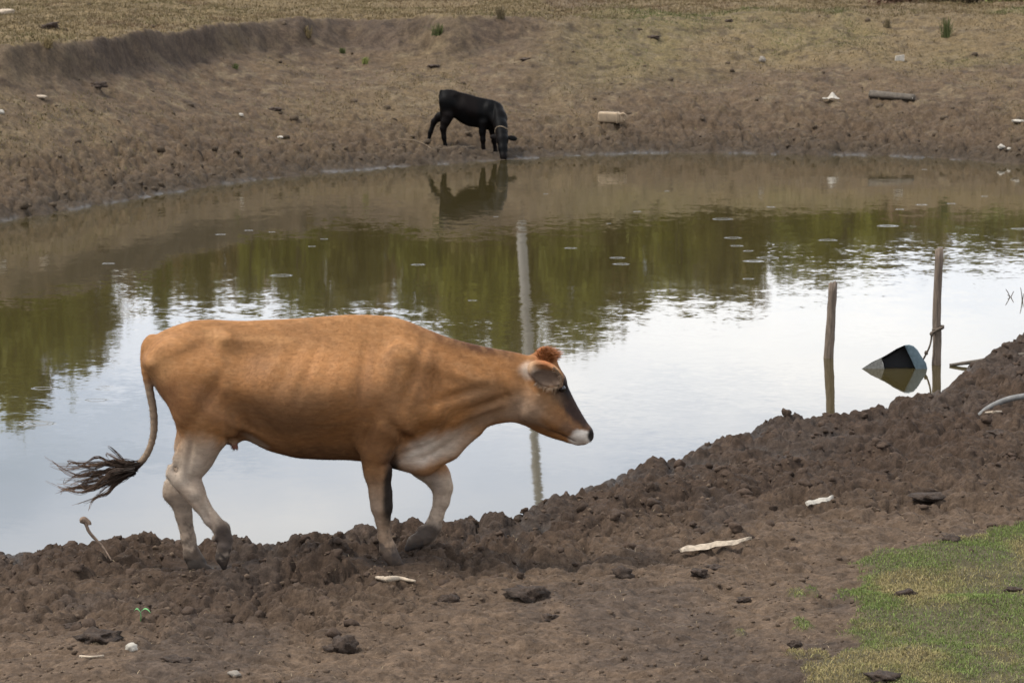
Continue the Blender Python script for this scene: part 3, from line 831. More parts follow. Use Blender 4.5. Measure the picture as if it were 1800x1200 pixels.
    REL = [(438, 594, 54, 8, -5, .005), (455, 618, 60, 16, -5, -.005), (402, 588, 14, 11, 0, .008), (432, 640, 36, 34, 20, -.018), (396, 592, 22, 16, -20, .020), (402, 586, 9, 7, 0, .006), (425, 618, 40, 18, -8, -.004),
           (345, 612, 44, 14, 24, -.012), (268, 634, 12, 12, 0, .010), (292, 640, 18, 26, 0, -.008), (325, 680, 26, 44, 24, .012), (372, 690, 12, 50, -30, -.014), (398, 735, 26, 24, 0, .012),
           (445, 755, 50, 7, -30, .010), (430, 778, 40, 6, -28, -.010), (470, 735, 40, 12, -50, -.008),
           (488, 632, 40, 8, 58, .0028), (527, 650, 52, 8, 67, .0032), (560, 640, 44, 7, 70, .002), (594, 655, 54, 8, 76, .0026), (508, 645, 46, 7, 62, -.003), (545, 650, 50, 7, 69, -.003), (578, 640, 44, 6, 73, -.002),
           (520, 720, 70, 34, 6, .008), (640, 650, 80, 11, 82, -.010), (690, 630, 84, 20, 74, .014), (728, 655, 70, 9, 70, -.011), (648, 760, 46, 8, 70, -.013), (705, 752, 44, 9, -50, -.014), (672, 790, 14, 34, 0, .008),
           (775, 640, 60, 14, -16, .008), (800, 690, 50, 8, 14, -.010), (855, 705, 46, 6, 18, -.009), (846, 722, 40, 5, 20, .007), (888, 690, 9, 34, 20, -.010), (765, 680, 9, 44, -8, -.010), (830, 660, 50, 10, -14, .005),
           (715, 792, 34, 4, 24, -.010), (745, 782, 40, 4, 27, -.011), (730, 788, 34, 4, 25, .008), (772, 788, 30, 4, 34, -.009), (700, 806, 30, 5, 8, -.008), (800, 770, 26, 4, 40, -.007),
           (988, 684, 11, 9, 0, -.010), (986, 671, 14, 4, -30, .007), (1002, 715, 36, 6, -58, -.006), (965, 735, 30, 9, -40, .007), (935, 712, 16, 26, 0, .008), (990, 764, 26, 2.6, -24, -.010), (1012, 748, 12, 10, 0, .005),
           (1037, 765, 5, 4, 40, -.014), (925, 668, 9, 20, 25, -.010), (340, 790, 5, 36, -10, -.009), (365, 800, 9, 34, -22, .007), (338, 840, 7, 15, 30, -.009), (312, 818, 5, 22, 30, -.010), (350, 862, 9, 9, 0, .006), (362, 890, 34, 4, -55, -.006),
           (660, 845, 5, 34, 4, -.007), (676, 836, 7, 34, 4, .004), (672, 892, 13, 10, 0, .004), (676, 930, 4, 26, 6, -.005), (784, 852, 10, 12, 0, .005), (770, 892, 4, 24, -14, -.005)]
    sidew = sstep(0.02, 0.07, np.abs(y))
    for px, py, hl, hw, ang, am in REL:
        c = cp(px, py); a = math.radians(ang)
        ux, uz = math.cos(a), math.sin(a)
        lx, lz = (x - c[0]), (z - c[2])
        # image angle: positive turns the long axis up towards the right
        p1 = lx * ux + lz * uz; p2 = -lx * uz + lz * ux
        F.D -= (am * 1.85 * np.exp(-(p1 / (hl / S_)) ** 2 - (p2 / (hw / S_)) ** 2) * sidew).astype(np.float32)
    v, q = F.surface()
    v = relax(v, q, 3)
    return v, q
cv, cq = make_cow()
cn_ = vnormals(cv, cq)
cpx, cpy = to_px(cv[:, 0] + COW0[0], np.full(len(cv), COW_Y), cv[:, 2] + COW0[2])
yl = cv[:, 1]
TANc = np.array([0.315, 0.150, 0.058])
cc = np.broadcast_to(TANc, cv.shape).copy()
def nz(sx, sy, seed, o=3): return fbm(cpx * sx + yl * 20, cpy * sy + yl * 31, o, seed)
def blob(px, py, rx, ry, ang, color, amt, side=None, soft=0.75):
    global cc
    a = math.radians(ang)
    dx, dy = cpx - px, -(cpy - py)
    p1 = dx * math.cos(a) + dy * math.sin(a); p2 = -dx * math.sin(a) + dy * math.cos(a)
    r = np.sqrt((p1 / rx) ** 2 + (p2 / ry) ** 2) + (nz(.05, .05, 3) - .5) * .35
    w = (1 - sstep(1 - soft, 1.15, r)) * amt
    if side == 'near': w = w * (yl < 0.0)
    if side == 'far': w = w * (yl > 0.0)
    cc = mixc(cc, color, w)
def band(w, color):
    global cc
    cc = mixc(cc, color, np.clip(w, 0, 1))
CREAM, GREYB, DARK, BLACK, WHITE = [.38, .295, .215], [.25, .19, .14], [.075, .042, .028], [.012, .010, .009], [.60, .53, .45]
cc *= (0.74 + 0.52 * nz(.016, .016, 11, 4))[:, None]
band(sstep(.42, .68, nz(.012, .02, 14, 4)) * sstep(600, 680, cpy) * .4, [.24, .135, .068])
# top light painted along the upper side, neck crest dark
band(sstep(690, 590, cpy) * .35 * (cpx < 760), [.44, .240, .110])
blob(835, 606, 95, 16, -13, [.075, .035, .02], .92)
blob(755, 582, 50, 12, -22, [.17, .08, .04], .6)
blob(330, 700, 60, 60, 0, [.30, .15, .07], .45)
blob(395, 690, 46, 30, -20, [.26, .135, .07], .35)
blob(565, 796, 110, 26, 0, [.085, .042, .023], .88)  # brown belly patch, deepened in colour for the shade beneath
blob(700, 750, 46, 32, -20, [.25, .125, .06], .45)
blob(640, 700, 60, 50, 0, [.32, .16, .075], .35)
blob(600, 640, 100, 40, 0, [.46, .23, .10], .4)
band(sstep(.45, .7, nz(.03, .05, 31, 4)) * .28, [.20, .105, .052])
band(sstep(.50, .72, nz(.09, .22, 33, 3)) * .22, [.47, .27, .135])
band(sstep(620, 790, cpy) * (cpx < 700) * (cpx > 400) * .45, [.165, .086, .043])  # lower flank painted darker, as if shaded from above
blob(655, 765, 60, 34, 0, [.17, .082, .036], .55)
blob(300, 690, 34, 60, 25, [.20, .10, .052], .5)
blob(372, 705, 70, 22, -50, [.19, .10, .055], .45)  # diagonal shadow across the thigh, painted into the coat
blob(455, 640, 40, 30, 0, [.28, .145, .07], .5)
blob(648, 660, 14, 80, -8, [.22, .115, .06], .35)
blob(745, 660, 26, 60, 0, [.24, .125, .065], .35)
# pale belly fold, legs, brisket, throat
blob(452, 772, 34, 9, -32, CREAM, .8)
blob(350, 800, 64, 52, 0, CREAM, .85)
hind = sstep(765, 815, cpy + 0.12 * (cpx - 350)) * (cpx < 430) * (cpx > 275)
band(hind * .9 * (0.75 + .5 * nz(.06, .04, 21)), [.43, .35, .275])
band(sstep(850, 880, cpy) * (cpx < 430) * (cpx > 275) * (yl > 0) * .6, GREYB)  # far hind leg painted darker because it stands in shade
front = sstep(800, 880, cpy) * (cpx > 600) * (cpx < 705)
band(front * .8, [.30, .22, .155])
band(sstep(820, 850, cpy) * (cpx > 705) * .9, [.42, .34, .265])
blob(352, 842, 16, 26, 20, [.29, .22, .165], .6, 'near'); blob(372, 790, 22, 34, -20, [.30, .22, .16], .6, 'near'); blob(335, 780, 10, 34, 0, [.34, .25, .18], .5, 'near')  # brownish patches plus painted shading on hock and lower thigh
blob(368, 905, 22, 12, -50, [.34, .27, .215], .6, 'near'); blob(318, 930, 40, 60, 0, [.30, .235, .18], .6, 'far')
blob(766, 850, 14, 26, 20, [.27, .215, .18], .5, 'far'); blob(660, 900, 14, 40, 0, [.31, .23, .17], .5, 'near')
blob(750, 790, 70, 34, 22, WHITE, .8)
blob(735, 800, 36, 6, 22, [.34, .25, .185], .5); blob(770, 785, 40, 5, 30, [.36, .27, .2], .5)
blob(800, 775, 50, 30, 30, [.40, .315, .24], .7)
blob(860, 730, 60, 24, 20, GREYB, .55)
blob(870, 690, 60, 40, 0, [.30, .17, .085], .5)
blob(915, 715, 40, 44, 0, [.36, .26, .18], .6)
blob(760, 826, 50, 10, 10, [.36, .19, .09], .6)
mudn = (nz(.11, .11, 41, 3) - .5) * 46
# dark stripe down the near foreleg, muddy feet
blob(689, 856, 17, 80, -3, BLACK, .95, 'near', .5)
blob(683, 800, 22, 20, 0, [.10, .055, .035], .6, 'near')
blob(398, 938, 22, 34, 15, [.055, .042, .036], .95, 'near', .45)
band(sstep(950, 968, cpy + mudn) * (cpx < 430) * (cpx > 360) * (yl < 0), [.050, .040, .034])
blob(748, 945, 36, 22, 35, [.06, .047, .04], .95, 'far', .45)
band(sstep(940, 968, cpy) * (cpx > 690) * (cpx < 745), [.05, .043, .04])
band(sstep(945, 965, cpy + mudn) * (cpx > 600) * (cpx < 725) * (yl < 0) * .9, [.060, .046, .038])
band(sstep(962, 985, cpy + mudn) * (cpx < 400) * (yl > 0) * .85, [.070, .053, .042])
band(sstep(.55, .7, nz(.14, .14, 43, 2)) * sstep(880, 940, cpy) * .6, [.085, .063, .048])
band(sstep(984, 990, cpy) * .7, [.035, .030, .027])
blob(300, 845, 14, 12, 0, [.55, .47, .38], .6)
# tail
tl = (cpx < 279) & (cpy > 655) & (cpx > 200)
band(tl * sstep(655, 690, cpy) * .9, [.235, .18, .13])
band(tl * sstep(800, 820, cpy), [.03, .02, .016])
# face
blob(1009, 713, 64, 23, -57, [.034, .021, .018], .97, None, .5)
blob(988, 682, 21, 28, -20, [.015, .011, .010], .97, None, .5)
blob(1000, 752, 26, 16, -30, [.11, .07, .052], .7)
blob(985, 735, 44, 20, -35, [.19, .105, .06], .5)
blob(962, 700, 34, 30, 0, [.33, .19, .10], .5)
muz = np.hypot((cpx - 1022) / 24, (cpy - 768) / 17) 
band((1 - sstep(.75, 1.1, muz + (nz(.1, .1, 8) - .5) * .3)) * .95, [.66, .60, .53])
band((1 - sstep(.6, 1.1, np.hypot((cpx - 1040) / 9, (cpy - 763) / 15))) * .97, [.014, .012, .012])
band((1 - sstep(.6, 1.1, np.hypot((cpx - 1026) / 20, (cpy - 783) / 5))) * .6, [.2, .14, .11])
# ear: pale base, grey-brown inside, tan rim; orange poll
ear = (np.abs(yl) > .112) & (cpx > 915) & (cpx < 995) & (cpy < 690) & (cpy > 620)
rE = np.hypot((cpx - 961) / 31, (cpy - 657) / 18)
blob(932, 648, 22, 18, 0, [.52, .43, .35], .85)
band(ear * (1 - sstep(.75, 1.0, rE)) * .92, [.125, .09, .068]); band(ear * sstep(.85, 1.15, rE) * .7, [.50, .32, .19])
blob(960, 622, 26, 22, 0, [.42, .15, .055], .85)
# teats
band((cpy > 777) * (cpx > 400) * (cpx < 424) * (cpy < 800) * (np.abs(yl) < .08), [.22, .10, .075])
blob(285, 640, 36, 34, 0, [.40, .225, .105], .55); blob(385, 592, 40, 16, -20, [.44, .25, .115], .55); blob(470, 592, 60, 9, -3, [.43, .24, .11], .5)  # highlights on rump, hook bone and loin edge put in the colour
blob(500, 715, 110, 60, 0, [.215, .125, .072], .45); blob(690, 690, 36, 70, 0, [.27, .15, .078], .35)
blob(930, 722, 44, 38, 0, [.235, .165, .115], .6); blob(850, 700, 60, 36, -15, [.24, .14, .08], .45)
blob(994, 764, 27, 2.6, -26, [.07, .042, .03], .8, None, .5); blob(955, 745, 40, 6, -30, [.13, .085, .06], .5)
warm = np.clip((cc[:, 0] / (cc[:, 2] + 1e-4) - 2.2) / 1.5, 0, 1)[:, None]      # the tan hairs, not the pale ones
cc *= np.array([.90, .88, .86]) * (1 - warm) + np.array([.80, .75, .68]) * warm
cow = empty('cow', COW0)
tag(cow, 'tan brown cow walking along the muddy bank with tail swinging', 'cow')
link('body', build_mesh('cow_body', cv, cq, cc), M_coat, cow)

# short coat: fine hairs lying on the skin
def fur(v, n, c, count, length, width, seed, flow):
    rg = np.random.default_rng(seed)
    pick = rg.integers(0, len(v), count)
    base = v[pick] + rg.normal(0, .003, (count, 3)) - n[pick] * .001
    nn = n[pick]
    f = flow(v[pick]) + rg.normal(0, .22, (count, 3))
    f = f - nn * (f * nn).sum(1)[:, None]; f /= np.linalg.norm(f, axis=1)[:, None] + 1e-6
    d = f * .98 + nn * (.10 + .14 * rg.random((count, 1)))
    L = length * (.6 + .8 * rg.random((count, 1)))
    s = np.cross(d, nn); s /= np.linalg.norm(s, axis=1)[:, None] + 1e-9
    V = np.stack([base - s * width, base + s * width, base + d * L], 1).reshape(-1, 3)
    Fc = np.arange(count * 3).reshape(-1, 3)
    k = (.84 + .32 * rg.random((count, 1)))
    Cc = np.repeat(c[pick] * k, 3, axis=0)
    return V, Fc, Cc
def cow_flow(p):
    return np.stack([-np.ones(len(p)) * .8, np.sign(p[:, 1]) * .15, -np.ones(len(p)) * .7], 1)
fm = (cpy < 940)
fv, ff, fc = fur(cv[fm], cn_[fm], cc[fm], 170000, .010, .0008, 5, cow_flow)
tag(link('coat_hair', build_mesh('cow_coat_hair', fv, ff, fc, False), M_fur, cow), kind='stuff')

def strands(curves, n=3):
    """list of (points, radii, color root, color tip) -> one mesh"""
    V, Fq, Cc, off = [], [], [], 0
    for pts, r, c0, c1 in curves:
        v, f = sweep(pts, r, n, cap=False)
        V.append(v); Fq.append(f[0] + off); off += len(v)
        t = np.repeat(np.linspace(0, 1, len(pts)), n)
        Cc.append(np.asarray(c0) * (1 - t[:, None]) + np.asarray(c1) * t[:, None])
    return np.concatenate(V), np.concatenate(Fq), np.concatenate(Cc)
cur = []
rg = np.random.default_rng(3)
PATHS = [[(243, 818), (215, 818), (170, 816), (125, 822), (90, 812)], [(240, 822), (205, 822), (165, 832), (130, 836), (85, 808)], [(238, 824), (200, 834), (160, 850), (130, 858), (100, 846)],
         [(240, 820), (205, 815), (165, 812), (130, 815), (100, 822)], [(236, 828), (200, 842), (165, 856), (130, 862), (92, 858)], [(234, 830), (205, 846), (185, 856), (165, 874), (146, 890)],
         [(246, 815), (222, 812), (205, 806), (195, 800), (186, 796)], [(238, 826), (205, 838), (175, 842), (140, 846), (112, 838)], [(236, 828), (195, 848), (150, 858), (120, 860), (108, 866)], [(240, 822), (200, 828), (150, 828), (120, 842), (90, 842)]]
LOCKS = []
for i in range(26):
    pa = PATHS[i % len(PATHS)]
    yo = -.03 + rg.normal(0, .02); ph, am_ = rg.uniform(0, 6.28), rg.uniform(1.5, 4.5)
    LOCKS.append([(p[0] + rg.normal(0, 1 + 2.5 * k), p[1] + rg.normal(0, 1.5 + 1.6 * k) + am_ * k / 4 * math.sin(ph + 1.9 * k), yo + rg.normal(0, .012) * k) for k, p in enumerate(pa)])
for i in range(460):
    L_ = LOCKS[int(rg.integers(0, len(LOCKS)))]
    en = rg.uniform(.55, 1.02)
    sp = [cp(p[0] + rg.normal(0, .8), p[1] + rg.normal(0, 2.6 - .35 * k), p[2] + rg.normal(0, .010 - .0015 * k)) for k, p in enumerate(L_)]
    q = spline(sp, 16)[:max(6, int(16 * en))]
    r = np.linspace(.0022, .0005, len(q)) * rg.uniform(.7, 1.2)
    cb = np.array([.020, .014, .011]) * rg.uniform(.7, 1.3)
    ct = np.array([.20, .12, .075]) * rg.uniform(.4, 1.3)
    cur.append((q, r, cb, ct * en ** 2))
link('tail_switch', build_mesh('tail_switch', *strands(cur)), M_hair, cow)
cur = []
for i in range(2200):
    a, yo = rg.uniform(0, 2 * math.pi), rg.normal(0, .045)
    bx, by = 958 + 13 * math.cos(a) * rg.random() ** .5, 628 + 13 * math.sin(a) * rg.random() ** .5
    dx, dy = (bx - 956) * .7 + rg.normal(4, 4), -rg.uniform(3, 12)
    p = [cp(bx, by, yo), cp(bx + dx * .5, by + dy * .6, yo * 1.25), cp(bx + dx, by + dy * .95 + rg.uniform(0, 4), yo * 1.45)]
    c = np.array([.30, .115, .040]) * rg.uniform(.55, 1.25)
    cur.append((spline(p, 5), np.linspace(.0013, .0005, 5), c * .8, c * 1.1))
link('poll_tuft', build_mesh('poll_tuft', *strands(cur)), M_hair, cow)
cur = []
for sg in (-1, 1):
    b0, t0 = cp(930, 645, sg * .10), cp(984, 667, sg * .185)
    e1 = t0 - b0; L = np.linalg.norm(e1); e1 /= L
    e2 = np.array([-.38, 0, .9]); e2 -= e1 * e2.dot(e1); e2 /= np.linalg.norm(e2)
    e3 = np.cross(e1, e2); e3 *= 1 if e3[1] * sg > 0 else -1
    ec = b0 + e1 * L * .55
    for i in range(420):
        a = rg.uniform(-2.0, 1.1)
        k = rg.uniform(.90, 1.0)
        p0_ = ec + e1 * .100 * math.cos(a) * k + e2 * .064 * math.sin(a) * k + e3 * .010
        out = e1 * math.cos(a) * .5 + e2 * math.sin(a) * .8 + e3 * rg.uniform(.2, .9) + rg.normal(0, .3, 3) - e1 * .3
        p1_ = p0_ + out * rg.uniform(.010, .022) - np.array([0, 0, .003])
        c = np.array([.30, .21, .14]) * rg.uniform(.55, 1.2)
        cur.append((np.array([p0_, (p0_ + p1_) / 2 + rg.normal(0, .0012, 3), p1_]), np.array([.0011, .0009, .0004]), c, c * 1.1))
link('ear_fringe', build_mesh('ear_fringe', *strands(cur)), M_hair, cow)
for sg in (-1, 1):
    ev, ef = ICO3
    link('eye', build_mesh('eye', ev * .0185, ef), M_eye, cow, cp(988, 683, sg * .077))

# ------------------------------------------------------------------ black calf drinking
CALF0 = np.array([at_y(820, 268, CALF_Y)[0], CALF_Y, FEET['calf_b'][2]])
def kp(px, py, yo=0.0): return at_y(px, py, CALF_Y + yo) - CALF0
def make_calf():
    F = Field((-0.75, -0.95, -0.15), (0.95, 0.42, 1.1), 0.0125)
    T = [(773.5, 163, 190, .05, .2, .2), (777, 158.5, 200, .11, .3, .2), (787, 157, 204, .145, .4, .2), (798, 158, 207, .15, .4, .3), (808, 162, 215, .155, .4, .3), (822, 165, 222, .17, .45, .3), (838, 170, 224.5, .165, .45, .3),
         (852, 173, 227, .145, .5, .35), (864, 175.5, 231, .125, .45, .4), (873, 182, 231, .10, .3, .3), (880, 192, 222, .06, .2, .2)]
    F.loft((0, 0, 0), (1, 0), [(kp(x, 200)[0], kp(x, t)[2], kp(x, b)[2], w, tn, bn) for x, t, b, w, tn, bn in T], k=.02)
    # neck down to the water, head turned to the viewer
    F.chain([kp(868, 196, 0), kp(876, 208, -.12), kp(880, 222, -.28), kp(882, 236, -.42)], [.16, .125, .095, .085], .06, [.8, .9, 1, 1])
    F.chain([kp(882, 236, -.42), kp(883, 246, -.50), kp(884, 262, -.60), kp(885, 275, -.68), kp(885, 279, -.70)], [.088, .088, .068, .050, .044], .03)
    for sg, tx, ty in ((1, 908, 244.5), (-1, 862, 240.5)):
        b0, t0 = kp(884 + sg * 8, 241.5, -.46), kp(tx, ty, -.44)
        e1 = t0 - b0; L = np.linalg.norm(e1); e1 /= L
        e2 = np.array([0, .35, 1.]); e2 -= e1 * e2.dot(e1); e2 /= np.linalg.norm(e2); e3 = np.cross(e1, e2)
        F.ell(b0 + e1 * L * .55, (e1, e2, e3), (L * .54, .046, .024), .02)
    for sg in (-1, 1):
        F.cone(kp(785, 180, sg * .07), kp(787, 205, sg * .085), .11, .08, .06, .65)
        F.cone(kp(858, 195, sg * .08), kp(850, 218, sg * .085), .08, .06, .06, .65)
    F.chain([kp(784, 200, .08), kp(772, 206, .09), kp(763, 214, .10), kp(757, 232, .10), kp(753, 248, .10), kp(751.5, 254, .10)], [.085, .065, .045, .034, .028, .034], .03, .85)
    F.cone(kp(751, 254, .10), kp(752.5, 257, .10), .034, .028, .01)
    F.chain([kp(788, 204, -.09), kp(784, 214, -.10), kp(779, 226, -.10), kp(780.5, 242, -.10), kp(783, 256, -.10), kp(783.5, 261, -.10)], [.09, .066, .050, .036, .028, .034], .03, .85)
    F.cone(kp(783.5, 261, -.10), kp(785.5, 264, -.10), .036, .028, .01)
    F.chain([kp(849, 216, -.10), kp(848, 232, -.10), kp(849, 246, -.10), kp(849.5, 258, -.10), kp(850.5, 265, -.10)], [.075, .052, .040, .028, .034], .03, .85)
    F.cone(kp(850.5, 265, -.10), kp(852.5, 268.5, -.10), .036, .03, .01)
    F.chain([kp(863, 220, .08), kp(867, 234, .08), kp(868.5, 248, .08), kp(870, 258, .08), kp(871, 266, .08)], [.075, .050, .038, .028, .034], .03, .85)
    F.cone(kp(871, 266, .08), kp(873, 269, .08), .036, .03, .01)
    F.chain([kp(776, 161, 0), kp(774, 170, 0), kp(774.5, 185, 0), kp(776, 205, 0), kp(777, 222, 0)], [.03, .026, .02, .02, .03], .015)
    x, y, z = np.meshgrid(*F.ax, indexing='ij', sparse=True)
    for px, py, hl, hw, am in ((806, 175, 8, 12, -.02), (800, 166, 5, 4, .012), (812, 195, 14, 14, -.012), (858, 190, 5, 20, .012), (868, 195, 3, 16, -.012)):
        c = kp(px, py)
        F.D -= (am * 1.85 * np.exp(-((x - c[0]) * 113 / hl) ** 2 - ((z - c[2]) * 113 / hw) ** 2) * sstep(.02, .06, np.abs(y))).astype(np.float32)
    v, q = F.surface()
    return relax(v, q, 2), q
kv, kq = make_calf()
kc = np.broadcast_to(np.array([.0030, .0028, .0028]), kv.shape) * (0.7 + .7 * fbm(kv[:, 0] * 5 + kv[:, 1] * 3, kv[:, 2] * 5, 3, 5))[:, None]
kc = mixc(kc, [.0065, .004, .0033], sstep(.4, .7, fbm(kv[:, 0] * 3, kv[:, 2] * 3 + kv[:, 1], 3, 9)) * .6)
calf = empty('calf', CALF0)
tag(calf, 'thin black calf drinking with lowered head at the far water edge', 'calf')
link('body', build_mesh('calf_body', kv, kq, kc), M_calf, calf)
cen, ax = kp(881.5, 231, -.36), kp(882, 236, -.42) - kp(880, 222, -.28)
ax /= np.linalg.norm(ax); uu = np.array([1., 0, 0]); uu -= ax * uu.dot(ax); uu /= np.linalg.norm(uu); vv = np.cross(ax, uu)
ring = [cen + .100 * (math.cos(a) * uu + 1.02 * math.sin(a) * vv) + ax * .02 * math.sin(2 * a) for a in np.linspace(0, 2 * math.pi, 26)]
v_, f_ = sweep(ring, .008, 6)
link('rope_collar', build_mesh('rope_collar', v_, f_), M_pale_rope, calf)
def ground_line(pxs, lift, n):
    pts = []
    for px, py in pxs:
        p = at_ground(px, py); pts.append(p)
    q = spline(pts, n)
    q[:, 2] = np.convolve(np.pad(ground(q[:, 0], q[:, 1]), 6, 'edge'), np.ones(13) / 13, 'valid') + lift
    return q
q = ground_line([(700, 249), (745, 258), (770, 262), (800, 264), (835, 262)], .05, 60)
v_, f_ = sweep(q, .005, 5)
tag(link('tether_rope', build_mesh('tether_rope', v_, f_), M_pale_rope), 'thin pale rope trailing on the mud behind the black calf', 'rope')

# ------------------------------------------------------------------ posts, floating container, rope
def post(name, top, base, r0, r1, seed, label):
    b = at_z(*base, 0.0)
    t = at_y(*top, b[1] + 0.02)
    d = (t - b)
    n = 16
    pts = [b + d * s for s in np.linspace(-0.35 if d[2] > .7 else -.6, 1, n)]
    rg = np.random.default_rng(seed)
    wob = np.cumsum(rg.normal(0, .0022, (n, 2)), 0); wob -= wob[-1] * np.linspace(0, 1, n)[:, None]
    pts = [p + np.array([w[0], w[1], 0]) for p, w in zip(pts, wob)]
    v, f = sweep(pts, np.linspace(r0, r1, n) * (1 + rg.normal(0, .03, n)), 14, jitter=.09, seed=seed)
    v = v - b
    # a slanting, splintered top
    topi = slice((n - 1) * 14, n * 14)
    v[topi, 2] += rg.normal(0, .008, 14) + v[topi, 0] * .25
    v[-1, 2] += .006
    return tag(link(name, build_mesh(name, v, f, smooth=True), M_wood, loc=b), label, 'post', 'wooden posts standing in the pond')
post('wooden_post', (1464.5, 499), (1456, 629), .040, .030, 2, 'short leaning weathered wooden post standing alone in the water')
post('wooden_post', (1651, 438), (1647, 641), .034, .029, 4, 'taller straight wooden post with a rope tied round it')
# cut-open plastic container lying in the water: hull with a window-like opening
CB = at_z(1572, 648, 0.0)
def bp_(px, py, dy): return at_y(px, py, CB[1] + dy) - CB
def container():
    root = empty('cut_plastic_container', CB)
    tag(root, 'cut open blue grey plastic container half sunk beside the roped post', 'container')
    out = [(1513, 647), (1530, 636), (1549, 628), (1575, 613), (1590, 606.5), (1602, 607), (1610, 612), (1620, 626), (1628, 638), (1630, 647), (1628, 664), (1513, 664)]
    def shell(pl_f, pl_b, yf, yb, wall=None):
        n = len(pl_f)
        V = [bp_(a, b, yf) for a, b in pl_f] + [bp_(a, b, yb) for a, b in pl_b]
        Fq = [(i, (i + 1) % n, n + (i + 1) % n, n + i) for i in range(n)]
        return np.array(V), np.array(Fq)
    # far and side walls: outer sheet and inner sheet
    def panel(front, back, yf, yb, mat, name, th=.008):
        n = len(front)
        Vo = [bp_(a, b, yf) for a, b in front] + [bp_(a, b, yb) for a, b in back]
        Vo = np.array(Vo); c = np.array([bp_(1570, 664, .1)])
        Vi = Vo + (c - Vo) / (np.linalg.norm(c - Vo, axis=1)[:, None] + 1e-9) * th
        V = np.vstack([Vo, Vi]); Fq = []
        for i in range(n - 1):
            Fq += [(i, i + 1, n + i + 1, n + i), (2 * n + i, 3 * n + i, 3 * n + i + 1, 2 * n + i + 1), (i, 2 * n + i, 2 * n + i + 1, i + 1), (n + i, n + i + 1, 3 * n + i + 1, 3 * n + i)]
        Fq += [(0, n, 3 * n, 2 * n), (n - 1, 3 * n - 1, 4 * n - 1, 2 * n - 1)]
        return link(name, build_mesh(name, V, np.array(Fq), smooth=False), mat, root)
    # grey nose: two facets meeting in a ridge
    panel([(1513, 649), (1532, 636.5), (1549, 628.5)], [(1513, 649), (1540, 637), (1560, 631)], 0, .22, M_greypl, 'nose_top')
    panel([(1513, 649), (1513, 664)], [(1549, 628.5), (1559, 664)], 0, -.004, M_greypl, 'nose_side', .004)
    # roof strip over the opening and a black sheet for the shade inside
    panel([(1549, 628.5), (1562, 621.5), (1576, 612.5), (1590, 606.5)], [(1560, 631), (1572, 624), (1583, 616), (1594, 609)], 0, .22, M_black, 'upper_wall')
    lin = [(1550, 629), (1562, 622), (1576, 613), (1590, 608), (1604, 618), (1618, 634), (1624, 664), (1559, 664)]
    V = [bp_(a, b, .10) for a, b in lin]
    n = len(lin)
    V = np.array(V + [p + np.array([0, .01, 0]) for p in V])
    T = [(0, i + 1, i) for i in range(1, n - 1)] + [(n, n + i, n + i + 1) for i in range(1, n - 1)]
    Q = [(i, (i + 1) % n, n + (i + 1) % n, n + i) for i in range(n)]
    link('inner_shade', build_mesh('inner_shade', V, [np.array(T), np.array(Q)], smooth=False), M_black, root)
    # rounded blue end: face towards the viewer and curved rim
    face = [(1590, 606.5), (1598, 605.5), (1606, 608), (1613, 615), (1621, 628), (1628, 638), (1630, 648), (1627, 664)]
    inner = [(1590, 606.5), (1592, 612), (1595, 618), (1599, 626), (1603, 634), (1606, 641), (1610, 650), (1614, 664)]
    V = [bp_(a, b, -.012) for a, b in face] + [bp_(a, b, 0) for a, b in inner] + [bp_(a, b, .22) for a, b in face] + [bp_(a, b, .03) for a, b in inner]
    n = len(face); Q = []
    for i in range(n - 1):
        Q += [(i, i + 1, n + i + 1, n + i), (i + 1, i, 2 * n + i, 2 * n + i + 1), (n + i, n + i + 1, 3 * n + i + 1, 3 * n + i)]
    o = link('rounded_end', build_mesh('rounded_end', np.array(V), np.array(Q), smooth=True), M_blue, root)
    bv = o.modifiers.new('edge', 'BEVEL'); bv.width = .006; bv.segments = 2
container()
rp = [at_y(a, b, at_z(1647, 641, 0)[1] + dy) for a, b, dy in ((1655, 576, -.05), (1650, 578, -.06), (1644, 582, -.055), (1638, 587, -.03), (1637, 597, -.02), (1634, 609, -.02), (1629, 620, .0), (1622, 633, .02))]
v_, f_ = sweep(spline(rp, 40), .0085, 6, jitter=.1, seed=3)
ropeo = tag(link('tie_rope', build_mesh('tie_rope', v_, f_), M_rope), 'dark knotted rope running from the tall post down to the container', 'rope')
pc = at_y(1649, 579, at_z(1647, 641, 0)[1])
for k, dz in enumerate((0, .013)):
    rg_ = [pc + np.array([.041 * math.cos(a), .041 * math.sin(a), dz + .014 * math.cos(a)]) for a in np.linspace(0, 2 * math.pi, 22)]
    v_, f_ = sweep(rg_, .008, 6, jitter=.1, seed=k)
    link('rope_turn', build_mesh('rope_turn', v_, f_), M_rope, ropeo)
for px, py in ((1638, 587), (1628, 620)):
    c = at_y(px, py, at_z(1647, 641, 0)[1] - .03)
    v_, f_ = lump((.016, .014, .018), px, .4, 2); link('knot', build_mesh('knot', v_ + c, f_), M_rope, ropeo)

# ------------------------------------------------------------------ things lying about
def ground_thing(name, v, f, mat, p, label, cat, group=None, smooth=True):
    return tag(link(name, build_mesh(name, v, f, smooth=smooth), mat, loc=p), label, cat, group)
def lump_at(name, px, py, wpx, hpx, mat, label, cat, seed, depth=0.8, rough=.45, sink=.25, group=None, freq=1.6):
    p = at_ground(px, py + hpx * .4)
    s = FPX / (p[1] * CT + (CAM_H - p[2]) * ST)
    w, h = wpx / 2 / s, hpx / 2 / s
    v, f = lump((w, w * depth, h), seed, rough, 3, freq)
    v[:, 2] += h * (1 - sink)
    return ground_thing(name, v, f, mat, p, label, cat, group)

